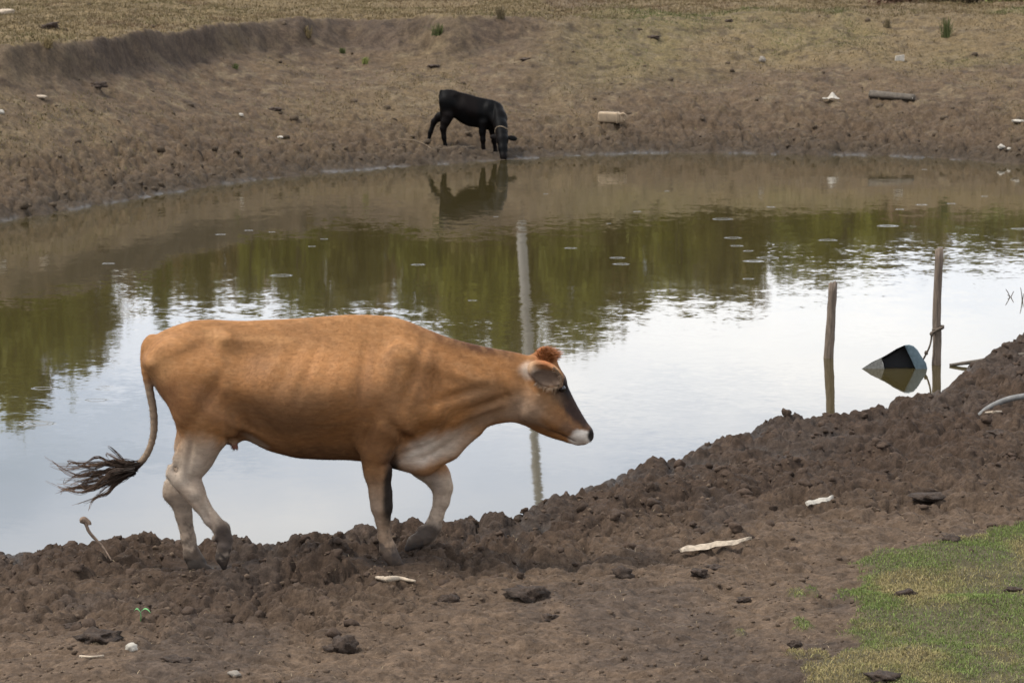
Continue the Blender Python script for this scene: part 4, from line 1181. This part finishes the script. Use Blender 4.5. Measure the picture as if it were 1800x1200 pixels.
# half-sunk pale branch and hose at the right edge
def px_tube(name, pxs, r, mat, label, cat, lift=0.0, n=30, sides=10, jit=.05, seed=0, zs=None):
    pts = [at_ground(a, b) + np.array([0, 0, lift + (zs[i] if zs else 0)]) for i, (a, b) in enumerate(pxs)]
    q = spline(pts, n); o = q[0].copy()
    v, f = sweep(q - o, np.interp(np.linspace(0, 1, n), np.linspace(0, 1, len(r)), r), sides, jitter=jit, seed=seed)
    return tag(link(name, build_mesh(name, v, f), mat, loc=o), label, cat)
pA, pB, pC = at_z(1669, 642, .005), at_z(1735, 633, .05), at_z(1860, 616, .16)
q = spline([pA, pB, pC, pC + np.array([.6, .25, .05])], 30)
v_, f_ = sweep(q - pA, np.linspace(.012, .03, 30), 10, jitter=.08, seed=8)
tag(link('branch', build_mesh('branch', v_, f_), M_grey_wood, loc=pA), 'long grey branch reaching from the mud into the water at right', 'branch')
h0 = at_ground(1721, 729)
hp = [h0 + np.array([0, 0, -.01]), at_y(1738, 717, h0[1]), at_y(1765, 704, h0[1]), at_y(1795, 697, h0[1]), at_y(1840, 694, h0[1] + .05), at_y(1900, 720, h0[1] + .1)]
v_, f_ = sweep(spline(hp, 30) - h0, .020, 12)
tag(link('hose', build_mesh('hose', v_, f_), M_hose, loc=h0), 'thick grey hose arching out of the mud at the right edge', 'hose')
px_tube('stick', [(1733, 728), (1748, 727), (1760, 726)], [.008, .007], M_pale_wood, 'short pale stick lying beside the grey hose', 'stick', .012, 10)

# frayed root standing up at the left shore
p0 = at_ground(186, 978)
rt = [p0 + np.array([0, 0, -.05]), at_y(183, 966, p0[1]), at_y(170, 950, p0[1]), at_y(157, 935, p0[1]), at_y(149, 917, p0[1])]
root_o = empty('frayed_root', p0)
tag(root_o, 'thin twisted root with a knotted tip rising from the left shore', 'root')
v_, f_ = sweep(spline(rt, 26) - p0, np.linspace(.006, .009, 26), 7, jitter=.15, seed=2); link('stem', build_mesh('stem', v_, f_), M_root, root_o)
v_, f_ = sweep(spline([at_y(178, 958, p0[1]), at_y(186, 968, p0[1] - .02), at_y(196, 985, p0[1] - .05)], 10) - p0, .004, 5); link('strand', build_mesh('strand', v_, f_), M_root, root_o)
v_, f_ = sweep(spline([at_y(149, 917, p0[1]), at_y(143, 914, p0[1]), at_y(148, 911, p0[1]), at_y(156, 918, p0[1]), at_y(157, 922, p0[1])], 16) - p0, .011, 7, jitter=.2, seed=1); link('knotted_tip', build_mesh('knotted_tip', v_, f_), M_root, root_o)

# bleached slab of bark, bone, roots, sticks
def slab(name, a, b, wid, th, mat, label, cat, seed, lift=.02):
    pa, pb = at_ground(*a), at_ground(*b)
    zc = max(pa[2], pb[2], g1(*((pa + pb) / 2)[:2])) + lift
    n = 26
    rg = np.random.default_rng(seed)
    d = pb - pa; L = math.hypot(d[0], d[1]); ux = np.array([d[0] / L, d[1] / L, 0]); uy = np.array([-ux[1], ux[0], 0])
    V = []
    for i in range(n):
        t = i / (n - 1)
        w = wid * (math.sin(math.pi * min(1, t * 1.0 + .06) ** .7) ** .5 + .05) * (1 + .22 * math.sin(t * 9 + seed) * math.sin(t * 23 + 1))
        m = ux * (t - .5) * L + uy * .006 * math.sin(t * 7)
        z = .02 * (t - .5) + .003 * math.sin(t * 15)
        for yy, zz in ((-w, 0), (-w * .4, th * 1.3), (w * .4, th * 1.3), (w, .3 * th), (w * .3, -th), (-w * .6, -th)):
            V.append(m + uy * (yy + rg.normal(0, .0012)) + np.array([0, 0, z + zz + rg.normal(0, .0008) + yy * .25]))
    Q = [(i * 6 + k, i * 6 + (k + 1) % 6, (i + 1) * 6 + (k + 1) % 6, (i + 1) * 6 + k) for i in range(n - 1) for k in range(6)]
    T = [(0, k + 1, k) for k in range(1, 5)] + [((n - 1) * 6, (n - 1) * 6 + k, (n - 1) * 6 + k + 1) for k in range(1, 5)]
    c = (pa + pb) / 2; c[2] = zc
    return ground_thing(name, np.array(V), [np.array(Q), np.array(T)], mat, c, label, cat, smooth=False)
slab('bark_slab', (1196, 982), (1322, 958), .028, .006, M_pale_wood, 'long bleached slab of bark lying on the mud', 'bark', 4, .035)
slab('bone', (1418, 895), (1466, 886), .020, .008, M_bone, 'short white bone on the dark clods', 'bone', 9, .03)
px_tube('twisted_root', [(662, 1019), (682, 1025), (700, 1021), (730, 1027)], [.010, .016, .012, .006], M_pale_wood, 'pale twisted root on the mud just below the front hooves', 'root', .015, 24, 7, .2, 5)
px_tube('stick', [(140, 1156), (160, 1157), (182, 1155)], [.005, .004], M_pale_wood, 'thin pale stick lying at the lower left', 'stick', .008, 12)

DUNG = [(172, 1113, 62, 24, 'dark dung lump at the lower left of the bank'), (130, 1096, 30, 14, 'small dark dung lump above the lower left dung'), (925, 1036, 62, 28, 'rough dark dung heap below the cow\'s chest'), (790, 1047, 36, 24, 'dark dung lump just left of the rough dung heap'),
        (968, 1082, 44, 18, 'flat brown dung piece below the rough dung heap'), (1097, 1003, 34, 26, 'brown dung ball left of the bark slab'), (1228, 1003, 30, 14, 'orange brown dung ball under the bark slab'), (1258, 993, 34, 10, 'flat dark dung strip under the bark slab'),
        (1628, 871, 56, 18, 'long dark dung heap near the upper grass edge'), (1672, 944, 32, 16, 'round dark dung ball on the top of the turf'), (1592, 1040, 34, 16, 'dung patch in the middle of the turf'), (1782, 1034, 26, 12, 'dark dung ball at the right edge of the turf'),
        (600, 1130, 50, 30, 'crumbled dung heap at the bottom centre left'), (1310, 1050, 26, 10, 'small dung piece between bark slab and turf'), (1397, 1132, 20, 14, 'small dark dung piece beside the lower turf'), (1555, 1185, 60, 20, 'dark trampled lump at the bottom edge of the turf'),
        (305, 1158, 56, 14, 'flat dung cake at the bottom left'), (1750, 758, 40, 14, 'dark clod of dung below the grey hose'),
        (86, 44, 34, 14, 'dark dung heap on the dry grass at upper left'), (168, 147, 36, 12, 'dark dung pile on the far slope at left'), (483, 190, 24, 8, 'dark dung patch on the far slope left of the calf'), (1280, 36, 16, 6, 'small dung heap on the far grass right of centre'),
        (1150, 64, 18, 6, 'flat dung cake on the far grass above the jerrycan'), (925, 103, 18, 5, 'flat dung cake on the slope above the calf'), (762, 115, 20, 6, 'dark dung cake on the slope behind the calf')]
for i, (px, py, w, h, lb) in enumerate(DUNG):
    lump_at('dung', px, py, w, h, M_dung, lb, 'dung', 50 + i, .85, .7, .75, 'dung on the banks', 2.3)
STONES = [(232, 1138, 22, 16, M_bone, 'pale rounded stone at the lower left'), (412, 1183, 22, 11, M_stone, 'grey stone at the bottom left edge'), (640, 1036, 40, 30, M_clod, None), (1340, 104, 11, 11, M_stone, 'round grey stone on the far green slope'),
          (1760, 258, 14, 9, M_bone, 'bleached rubble piece at the far right water edge'), (1774, 262, 9, 6, M_bone, 'small pale chip beside the bleached rubble piece'), (1790, 213, 24, 6, M_bone, 'flat pale stone at the far right slope'), (2, 197, 14, 10, M_bone, 'white stone at the left edge of the far slope'),
          (73, 170, 18, 7, M_pale_wood, 'pale tan stone on the far slope at left'), (8, 21, 34, 12, M_pale_wood, 'pale boulder at the upper left corner'), (493, 241, 12, 5, M_bone, 'white chip on the muddy far slope left of the calf'), (424, 202, 8, 6, M_bone, 'small white chip on the far slope at centre left')]
for i, (px, py, w, h, m, lb) in enumerate(STONES):
    if lb: lump_at('stone', px, py, w, h, m, lb, 'stone', 150 + i, .8, .35, .3, 'stray stones')
# square pale block far right
p = at_ground(1581, 106)
v = np.array([(x, y, z) for x in (-.085, .085) for y in (-.06, .06) for z in (-.02, .075)]); v[[5, 7], 2] += .02; v[[1, 3], 0] += .02
ground_thing('stone_block', v, np.array([(0, 1, 3, 2), (4, 6, 7, 5), (0, 4, 5, 1), (2, 3, 7, 6), (0, 2, 6, 4), (1, 5, 7, 3)]), M_bone, p, 'square white block on the far green slope', 'block', smooth=False)
# old log
a_, b_ = at_ground(1529, 172), at_ground(1607, 178)
q = np.linspace(a_, b_, 14); q[:, 2] = np.linspace(a_[2], b_[2], 14) + .055
v_, f_ = sweep(q - a_, np.linspace(.072, .056, 14), 12, jitter=.07, seed=6)
ground_thing('log', v_, f_, M_grey_wood, a_, 'grey fallen log on the far muddy slope', 'log')
# rag
p = at_ground(1460, 176)
rg = np.random.default_rng(12)
n = 15; gx, gy = np.meshgrid(np.linspace(-1, 1, n), np.linspace(-1, 1, n))
hz = .11 * np.exp(-((gx - .25) ** 2 * 5 + gy ** 2 * 3)) + .035 * (fbm(gx * 2.2 + 9, gy * 2.2 + 4, 3, 6)) + .01
v = np.stack([gx.ravel() * .13 * (1 + .3 * rg.normal(0, .3, n * n)), gy.ravel() * .10 * (1 + .2 * rg.normal(0, .3, n * n)), hz.ravel()], 1)
v = np.vstack([v, v - np.array([0, 0, .006])]); ii = np.arange(n * n).reshape(n, n)
qf = np.stack([ii[:-1, :-1], ii[:-1, 1:], ii[1:, 1:], ii[1:, :-1]], -1).reshape(-1, 4)
ground_thing('plastic_rag', v, np.vstack([qf, qf[:, ::-1] + n * n]), M_bone, p, 'crumpled white plastic rag left of the fallen log', 'rag')

# jerrycan
def rbox(sx, sy, sz, bev, seg=3):
    import bmesh
    bm = bmesh.new(); bmesh.ops.create_cube(bm, size=1)
    bmesh.ops.scale(bm, vec=(sx, sy, sz), verts=bm.verts)
    bmesh.ops.bevel(bm, geom=bm.edges[:], offset=bev, segments=seg, affect='EDGES', profile=.6)
    return bm
def bm_obj(name, bm, mat, parent, loc, rot=(0, 0, 0)):
    me = bpy.data.meshes.new(name); bm.to_mesh(me); bm.free()
    me.polygons.foreach_set('use_smooth', [True] * len(me.polygons))
    o = link(name, me, mat, parent, loc); o.rotation_euler = rot; return o
p = at_ground(1074, 213) - np.array([0, 0, .03])
jc = empty('jerrycan', p); jc.rotation_euler = (0.02, .04, -.12)
tag(jc, 'dirty cream plastic jerrycan lying on its side on the far mud', 'jerrycan')
bm_obj('body', rbox(.36, .24, .165, .035), M_jerry, jc, (-.03, 0, .085))
bm_obj('moulded_band', rbox(.018, .252, .176, .008, 2), M_jerry, jc, (.105, 0, .085))
bm_obj('shoulder', rbox(.085, .22, .145, .03), M_jerry, jc, (.175, 0, .085))
hv, hf = sweep(spline([(.16, -.125, .145), (.20, -.13, .165), (.245, -.12, .135), (.25, -.11, .08), (.215, -.11, .05)], 18), .017, 8)
link('handle', build_mesh('handle', hv, hf), M_jerry, jc)
cv_, cf_ = sweep(np.array([(.21, .05, .09), (.25, .05, .09), (.252, .05, .09)]), [.03, .03, .027], 14); link('cap', build_mesh('cap', cv_, cf_, smooth=False), M_jerry, jc)

# twigs poking out of the water at the right edge
for k, (b, tips, lb) in enumerate((((1776, 522), [(1768, 508), (1782, 512), (1771, 526)], 'thin forked twig poking from the water at right'), ((1797, 528), [(1794, 505), (1799, 516)], 'thin upright twig poking from the water at the right edge'))):
    p = at_z(*b, 0); root = empty('twig', p); tag(root, lb, 'twig', 'twigs in the water')
    for t in tips:
        e = at_y(*t, p[1]) - p
        if e[2] < .01: e[2] = .02
        v_, f_ = sweep(spline([(0, 0, -.01), e * .5 + np.array([.002, 0, 0]), e], 8), np.linspace(.005, .003, 8), 5); link('shoot', build_mesh('shoot', v_, f_), M_rope, root)
# seedling
p = at_ground(247, 1092)
sd = empty('seedling', p); tag(sd, 'tiny bright green seedling on the brown soil at left', 'seedling')
for dx, an_, L in ((-.018, 2.6, .035), (.02, .3, .05)):
    t = np.linspace(0, 1, 8)
    mid = np.stack([np.cos(an_) * t * L, -.02 * t, .035 + .016 * np.sin(t * 3)], 1)
    w = .014 * np.sin(np.pi * (t * .93 + .05)) ** .6
    V = np.concatenate([mid + np.stack([0 * t, w, .35 * w], 1), mid, mid + np.stack([0 * t, -w, .35 * w], 1)])
    Q = [(r * 8 + i, r * 8 + i + 1, (r + 1) * 8 + i + 1, (r + 1) * 8 + i) for r in range(2) for i in range(7)]
    link('leaf', build_mesh('leaf', V, np.array(Q)), M_green, sd)
v_, f_ = sweep(np.array([(0, 0, -.01), (.002, 0, .02), (0, 0, .036)]), .0025, 5); link('stem', build_mesh('stem', v_, f_), M_green, sd)

# ------------------------------------------------------------------ loose mud clods along the near shore, crumbs on the paths
def scatter(name, pts, sizes, colr, label, cat, seed, sub=1):
    rg = np.random.default_rng(seed)
    v0, f0 = {1: ICO1, 2: ICO2}[sub]
    V, Fc, Cc = [], [], []
    var = []
    for k in range(10):
        v, _ = lump((1, 1, 1), seed + k, .65, sub, 1.5); var.append(v)
    n0 = len(v0)
    for i, (p, s) in enumerate(zip(pts, sizes)):
        v = var[i % 10]; a = rg.uniform(0, 6.28)
        ca, sa = math.cos(a), math.sin(a)
        w = np.stack([v[:, 0] * ca - v[:, 1] * sa, (v[:, 0] * sa + v[:, 1] * ca), v[:, 2] * rg.uniform(.55, .9)], 1) * s
        V.append(w + p + np.array([0, 0, s * .05])); Fc.append(f0 + i * n0)
        Cc.append(np.broadcast_to(colr * rg.uniform(.75, 1.3), (n0, 3)))
    return tag(link(name, build_mesh(name, np.concatenate(V), np.concatenate(Fc), np.concatenate(Cc)), M_clod), label, cat, kind='stuff')
rg = np.random.default_rng(44)
N = 26000
yy = rg.uniform(12.3, 29.5, N); xx = rg.uniform(-.18, .18, N) * yy
d_ = shore(xx, yy)[0]; chm = churn_mask(xx, yy, d_) * (d_ > 0.02)
keep = rg.random(N) < chm * .22 * (0.35 + 1.3 * fbm(xx * 1.5, yy, 2, 5)) * np.clip(yy / 20, .4, 1)
xx, yy = xx[keep], yy[keep]
sz = rg.gamma(2.4, .0075, len(xx)).clip(.006, .034)
scatter('mud_clods', np.stack([xx, yy, ground(xx, yy)], 1), sz, MUD * .72, 'loose dark mud clods trodden up along the near shore', 'mud clods', 500, 2)
N = 11000
yy = rg.uniform(12.3, 20.5, N); xx = rg.uniform(-.18, .18, N) * yy
keep = (shore(xx, yy)[0] > .3) & (turf_mask(xx, yy) < .3)
xx, yy = xx[keep], yy[keep]
sz = rg.gamma(1.5, .0034, len(xx)).clip(.003, .016)
scatter('soil_crumbs', np.stack([xx, yy, ground(xx, yy)], 1), sz, DRY * .58, 'scattered dry crumbs of soil on the near bank', 'soil crumbs', 600, 1)
N = 15000
xx = rg.uniform(-9.5, 9.5, N); yy = rg.uniform(38, 72, N)
dn_, df_, cs_, _ = shore(xx, yy)
dd_ = df_ * (.35 + .65 * cs_)
keep = (df_ > .1) & (rg.random(N) < (.03 + .9 * np.exp(-dd_ / 1.4)) * (.4 + fbm(xx, yy * .5, 2, 6))) & (np.abs(xx) < .175 * yy)
xx, yy = xx[keep], yy[keep]
sz = rg.gamma(2.0, .013, len(xx)).clip(.010, .07)
scatter('far_mud_clods', np.stack([xx, yy, ground(xx, yy)], 1), sz, np.array([.070, .051, .034]), 'dark mud clods and crumbs along the far shore', 'mud clods', 700, 1)

# ------------------------------------------------------------------ grass
def blades(name, x, y, h, w, colr, seed, label, cat, lean=.6, z=None):
    rg = np.random.default_rng(seed); n = len(x)
    z = ground(x, y) if z is None else z
    a = rg.uniform(0, 2 * math.pi, n); b = rg.uniform(0, 2 * math.pi, n); ln = np.abs(rg.normal(0, lean, n))
    base = np.stack([x, y, z - .004], 1)
    sd = np.stack([np.cos(a), np.sin(a), 0 * a], 1) * w[:, None]
    mid = base + np.stack([np.cos(b) * ln * h * .35, np.sin(b) * ln * h * .35, h * .6], 1)
    tip = base + np.stack([np.cos(b) * ln * h, np.sin(b) * ln * h, h * np.clip(1 - .25 * ln, .3, 1)], 1)
    V = np.stack([base - sd, base + sd, mid + sd * .6, mid - sd * .6, tip], 1).reshape(-1, 3)
    i5 = np.arange(n)[:, None] * 5
    Q = i5 + np.array([[0, 1, 2, 3]]); T = i5 + np.array([[3, 2, 4]])
    C5 = np.repeat(colr, 5, axis=0)
    return tag(link(name, build_mesh(name, V, [Q, T], C5, False), M_grass), label, cat, kind='stuff')
rg = np.random.default_rng(9)
N = 330000
yy = 12.2 + 7.2 * rg.random(N); xx = rg.uniform(1.0, 3.6, N)
keep = (xx < .185 * yy)
xx, yy = xx[keep], yy[keep]
tm = turf_mask(xx, yy)
keep = rg.random(len(xx)) < tm * (.38 + .62 * sstep(.34, .58, fbm(xx * 3.0, yy * 1.6, 4, 15)))
xx, yy = xx[keep], yy[keep]
dry = np.clip(sstep(.36, .62, fbm(xx * 2.6, yy * 1.3, 4, 17)) * .95 + sstep(13.8, 12.9, yy) * sstep(1.7, 2.1, xx) * .9 + rg.normal(0, .16, len(xx)), 0, 1)
gc = mixc(np.broadcast_to(np.array([.125, .165, .042]), (len(xx), 3)), [.27, .21, .095], dry) * rg.uniform(.65, 1.3, (len(xx), 1))
blades('turf_grass', xx, yy, rg.uniform(.006, .024, len(xx)), rg.uniform(.0013, .0028, len(xx)), gc, 10, 'short green grass on the lower right corner of the bank', 'grass', .9)
# sparse straws on the bare near ground
N = 2600
yy = rg.uniform(12.3, 19, N); xx = rg.uniform(-.175, .175, N) * yy
keep = (shore(xx, yy)[0] > .8) & (fbm(xx * 1.2, yy, 3, 19) > .45)
xx, yy = xx[keep], yy[keep]
gc = np.array([.34, .26, .16]) * rg.uniform(.5, 1.2, (len(xx), 1))
blades('dry_straw', xx, yy, rg.uniform(.008, .022, len(xx)), rg.uniform(.001, .002, len(xx)), gc, 11, 'scattered dry straws on the near soil', 'straw', 2.6)
# far bank: dry short grass
N = 420000
yy = 40 + 62 * rg.random(N) ** 1.15; xx = rg.uniform(-.18, .18, N) * yy
dn_, df_, cs_, _ = shore(xx, yy)
dd_ = df_ * (.35 + .65 * cs_)
lp = lip_line(xx, yy)
ov = yy - lp; lf = 1 - sstep(-1.2, 1.4, xx); rt_ = sstep(-.5, 4, xx)
den = (.10 + .70 * sstep(.36, .58, fbm(xx * .7, yy * .22, 5, 90, .6))) * (.25 + .75 * sstep(1.0, 5.0, dd_)) * (.25 + .75 * sstep(.45, .6, fbm(xx * 5, yy * 2, 2, 33)))
den = np.maximum(den * (1 - .92 * sstep(-3.6, -1.2, ov) * (1 - sstep(-.1, .15, ov)) * lf), sstep(0, .4, ov) * .85)
den = np.maximum(den, rt_ * sstep(-8, -4, ov) * .8 * sstep(.35, .55, fbm(xx * .6, yy * .25, 3, 21)))
keep = (dd_ > .7) & (rg.random(N) < den)
xx, yy, ov, lf, rt_ = xx[keep], yy[keep], ov[keep], lf[keep], rt_[keep]
gm = sstep(.42, .62, fbm(xx * .35, yy * .12, 4, 95)) * rt_ * sstep(-8, -3.5, ov) * .85 + .2 * sstep(.5, .7, fbm(xx * .5, yy * .2, 3, 96))
red = sstep(.55, .72, fbm(xx * .9, yy * .25, 3, 99)) * sstep(0, 2, ov)
gc = mixc(np.broadcast_to(np.array([.150, .108, .054]), (len(xx), 3)), [.085, .096, .030], np.clip(gm + rg.normal(0, .12, len(xx)), 0, 1))
gc = mixc(gc, [.135, .08, .05], red * .6) * rg.uniform(.6, 1.25, (len(xx), 1))
blades('dry_grass', xx, yy, rg.uniform(.02, .055, len(xx)) * (1 + .5 * (ov > 0)), rg.uniform(.004, .010, len(xx)), gc, 12, 'short dry tan grass on the far bank and pasture', 'grass', .9)

# weeds one can pick out on the far bank
def weed(px, py, hpx, wpx, colr, label, seed, n=60):
    p = at_ground(px, py); s = FPX / p[1]
    rg = np.random.default_rng(seed); cur = []
    for i in range(n):
        a = rg.uniform(0, 6.28); r = abs(rg.normal(0, .45)) * wpx / s / 2; h = hpx / s * rg.uniform(.45, 1.05)
        b = np.array([rg.normal(0, .12) * wpx / s, rg.normal(0, .1) * wpx / s, -.01])
        e = b + np.array([math.cos(a) * r, math.sin(a) * r, h])
        c = np.array(colr) * rg.uniform(.6, 1.3)
        cur.append((spline([b, (b + e) / 2 + np.array([0, 0, h * .12]), e], 5), np.linspace(.007, .003, 5), c, c * 1.1))
    v, f, c = strands(cur)
    tag(link('weed', build_mesh('weed', v, f, c), M_grass, loc=p), label, 'weed', 'green weeds on the far bank')
GRN, YGR, RED = (.075, .085, .030), (.15, .16, .045), (.14, .078, .05)
for i, a in enumerate([(771, 62, 22, 34, GRN, 'green weed tuft on the top of the dark bank edge'), (601, 93, 10, 16, GRN, 'small green weed on the bank slope at centre left'), (642, 112, 12, 18, YGR, 'yellowish weed on the slope left of the green tuft'), (414, 121, 10, 14, GRN, 'small green weed low on the left bank slope'),
                       (1663, 66, 36, 26, GRN, 'tall thin green weed on the far right grass'), (540, 66, 22, 24, (.17, .125, .06), 'dry yellow tuft hanging on the dark bank edge'), (84, 84, 20, 30, (.17, .125, .06), 'dry tuft on the left bank edge'), (880, 33, 22, 24, (.13, .10, .055), 'dry brown tuft at the top centre'), (1560, 48, 16, 20, (.13, .10, .055), 'dry brown tuft on the far grass at right')]):
    weed(*a, 800 + i)
# shrubs at the field edge
LEAFQ = None
def leaf_cloud(n, centers, rad, size, colr, seed):
    rg = np.random.default_rng(seed)
    ci = rg.integers(0, len(centers), n)
    p = centers[ci] + rg.normal(0, 1, (n, 3)) * rad[ci][:, None] * np.array([1, 1, .75])
    a = rg.normal(0, 1, (n, 3)); a /= np.linalg.norm(a, axis=1)[:, None]
    b = np.cross(a, rg.normal(0, 1, (n, 3))); b /= np.linalg.norm(b, axis=1)[:, None]
    s = size * rg.uniform(.6, 1.3, (n, 1))
    V = np.stack([p - a * s, p + b * s * .5, p + a * s, p - b * s * .5], 1).reshape(-1, 3)
    Q = np.arange(n * 4).reshape(-1, 4)
    tone = rg.uniform(.75, 1.25, len(centers))[ci] * rg.uniform(.7, 1.3, n)
    Cc = np.repeat(np.asarray(colr) * tone[:, None], 4, axis=0)
    return V, Q, Cc
def shrub(px, Y, h, w, colr, label, seed):
    x = (px - 900) / FPX * Y; z = g1(x, Y)
    rg = np.random.default_rng(seed)
    n = 26
    c = np.stack([rg.normal(0, .35, n) * w, rg.normal(0, .3, n) * w, rg.uniform(.12, .85, n) * h], 1)
    root = empty('shrub', (x, Y, z)); tag(root, label, 'shrub', 'shrubs along the far field edge')
    v, q, cc_ = leaf_cloud(2600, c, np.full(n, .16 * h), .05, colr, seed)
    link('foliage', build_mesh('foliage', v, q, cc_, False), M_leaf, root)
    cur = [(spline([(0, 0, -.05), c[k] * .5 + np.array([0, 0, .05]), c[k]], 6), np.linspace(.02, .006, 6), (.1, .07, .05), (.12, .08, .06)) for k in range(12)]
    v, q, cc_ = strands(cur, 4); link('stems', build_mesh('stems', v, q, cc_), M_grass, root)
shrub(1565, 79, .9, 1.1, RED, 'low reddish shrub at the top right field edge', 1)
shrub(1640, 80, 1.0, 1.0, RED, 'second reddish shrub at the top right field edge', 2)
shrub(1705, 79.5, 1.1, .8, (.16, .12, .07), 'brown shrub left of the yellow green bush', 3)
shrub(1762, 78.5, 1.0, .45, YGR, 'yellow green bush at the top right corner', 4)
shrub(1810, 80, 1.0, .8, RED, 'reddish shrub at the far top right corner', 5)

# ------------------------------------------------------------------ trees and pole beyond the field, seen mirrored in the pond
def tree_variant(seed, colr):
    rg = np.random.default_rng(seed)
    cs_, rs = [], []
    for k in range(46):
        a = rg.uniform(0, 6.28); t = rg.uniform(0, 1)
        r = (.12 + .88 * rg.random() ** .5) * (1 - .55 * abs(t - .4) ** 1.3) * .30
        cs_.append((math.cos(a) * r, math.sin(a) * r, .28 + .68 * t)); rs.append(rg.uniform(.028, .055))
    cs_ = np.array(cs_)
    v, q, c = leaf_cloud(8000, cs_, np.array(rs), .022, colr, seed)
    dryness = 1 - sstep(.42, .62, v[:, 2] + .10 * (fbm(v[:, 0] * 14, v[:, 1] * 14, 2, seed) - .5))
    c = mixc(c, [.150, .108, .048], dryness * .75)
    crown = build_mesh('crown', v, q, c, False)
    V, Fs, off = [], [], 0
    pts = spline([(0, 0, -.02), (.01, 0, .2), (-.01, .01, .45), (.005, 0, .8)], 14)
    tv, tf = sweep(pts, np.linspace(.022, .006, 14), 8, jitter=.08, seed=seed)
    V.append(tv); Fs.append(tf[0]); off = len(tv)
    for k in range(9):
        e = cs_[k * 4]; s0 = pts[int(3 + k)]
        bv, bf = sweep(spline([s0, (s0 + e) / 2 + np.array([0, 0, .02]), e], 7), np.linspace(.009, .003, 7), 5, cap=False)
        V.append(bv); Fs.append(bf[0] + off); off += len(bv)
    trunk = build_mesh('trunk', np.concatenate(V), np.concatenate(Fs))
    crown.materials.append(M_leaf); trunk.materials.append(M_bark)
    return crown, trunk
GCOL = [(.125, .124, .018), (.155, .150, .020), (.112, .098, .020), (.165, .115, .038)]
VARS = [tree_variant(30 + k, GCOL[k]) for k in range(4)]
def tree(px, ytop, wpx, Y, var, rot, label):
    """px: photo column, ytop: row of the mirrored treetop, wpx: crown width"""
    x = (px - 900) / FPX * Y; z = g1(x, Y)
    h = (ytop - HORIZON) / FPX * Y - CAM_H - z
    root = empty('tree', (x, Y, z)); root.rotation_euler = (0, 0, rot)
    w = wpx / FPX * Y / .62
    root.scale = (w, w, h)
    tag(root, label, 'tree', 'trees beyond the pasture mirrored in the pond')
    link('crown', VARS[var][0], None, root); link('trunk', VARS[var][1], None, root)
TREES = [(-170, 640, 260, 118, 0, 'tree mirrored beyond the left edge of the pond'), (-40, 735, 240, 112, 1, 'tallest tree, mirrored at the left edge of the pond'), (75, 760, 170, 110, 0, 'tall green tree mirrored left of the cow\'s tail'), (150, 655, 120, 116, 2, 'dark tree mirrored just right of the tall left trees'),
         (262, 588, 75, 114, 0, 'narrow tree mirrored behind the cow\'s rump'), (345, 560, 60, 120, 2, 'slender dark tree mirrored above the cow\'s hip'), (440, 540, 60, 118, 1, 'small light tree mirrored above the cow\'s loin'), (520, 560, 110, 115, 0, 'broad tree mirrored above the middle of the cow\'s back'), (620, 555, 110, 118, 2, 'dark broad tree mirrored above the cow\'s ribs'),
         (745, 575, 110, 113, 0, 'tree mirrored above the cow\'s withers'), (835, 640, 130, 110, 1, 'bright green tree mirrored left of the concrete pole'), (905, 655, 110, 116, 2, 'dark tree mirrored behind the concrete pole'), (1005, 610, 140, 112, 0, 'tree mirrored just above the cow\'s head'), (1100, 540, 90, 120, 2, 'thin tree mirrored right of the cow\'s head'),
         (1190, 520, 150, 116, 1, 'low light tree mirrored right of the pond\'s middle'), (1290, 530, 150, 112, 2, 'dark low tree mirrored left of the bright cloud'), (1390, 492, 160, 118, 0, 'low tree mirrored above the short post'), (1490, 470, 170, 114, 1, 'low light tree mirrored between the two posts'), (1590, 462, 170, 116, 2, 'low dark tree mirrored beside the tall post'),
         (1690, 458, 170, 112, 0, 'low tree mirrored right of the tall post'), (1790, 435, 170, 118, 2, 'low dark tree mirrored at the right edge of the pond'), (1900, 420, 170, 114, 1, 'tree mirrored beyond the right edge of the pond')]
for i, (px, yt, w, Y, vr, lb) in enumerate(TREES):
    tree(px, yt, w, Y, vr, i * 1.7, lb)
# lower growth that closes the gaps between the trunks
for i, px in enumerate(range(-220, 2010, 72)):
    lim = np.interp(px, [-200, 0, 150, 215, 300, 450, 600, 690, 760, 900, 1040, 1100, 1200, 1330, 1400, 1600, 1800], [700, 720, 640, 525, 545, 540, 575, 550, 590, 630, 600, 560, 535, 530, 485, 465, 430])
    side = 'left' if px < 900 else 'right'
    tree(px + 17 * math.sin(i * 2.3), lim + 22 * math.sin(i * 3.1), 185, 124 + 4 * math.sin(i), (3, 3, 2)[i % 3], i * 2.1, f'low tree in the rear row of the {side} wood, faintly mirrored in the pond')
# concrete pole
Yp = 102.0
xb, xt = (918 - 900) / FPX * Yp, (952 - 900) / FPX * Yp
zb = g1(xb, Yp); zt = (960 - HORIZON) / FPX * Yp - CAM_H
pb = np.array([xb - .25, Yp, zb])
q = np.linspace((0, 0, -.3), (xt - xb + .25, 0, zt - zb), 12)
pole = empty('concrete_pole', pb)
tag(pole, 'tall pale concrete power pole mirrored as a long streak behind the cow\'s head', 'pole')
v_, f_ = sweep(q, np.linspace(.16, .125, 12), 12); link('shaft', build_mesh('shaft', v_, f_), M_concrete, pole)
e = q[-1]
bm_obj('crossarm', rbox(1.8, .12, .12, .01, 1), M_concrete, pole, tuple(e - np.array([0, .16, .35])))
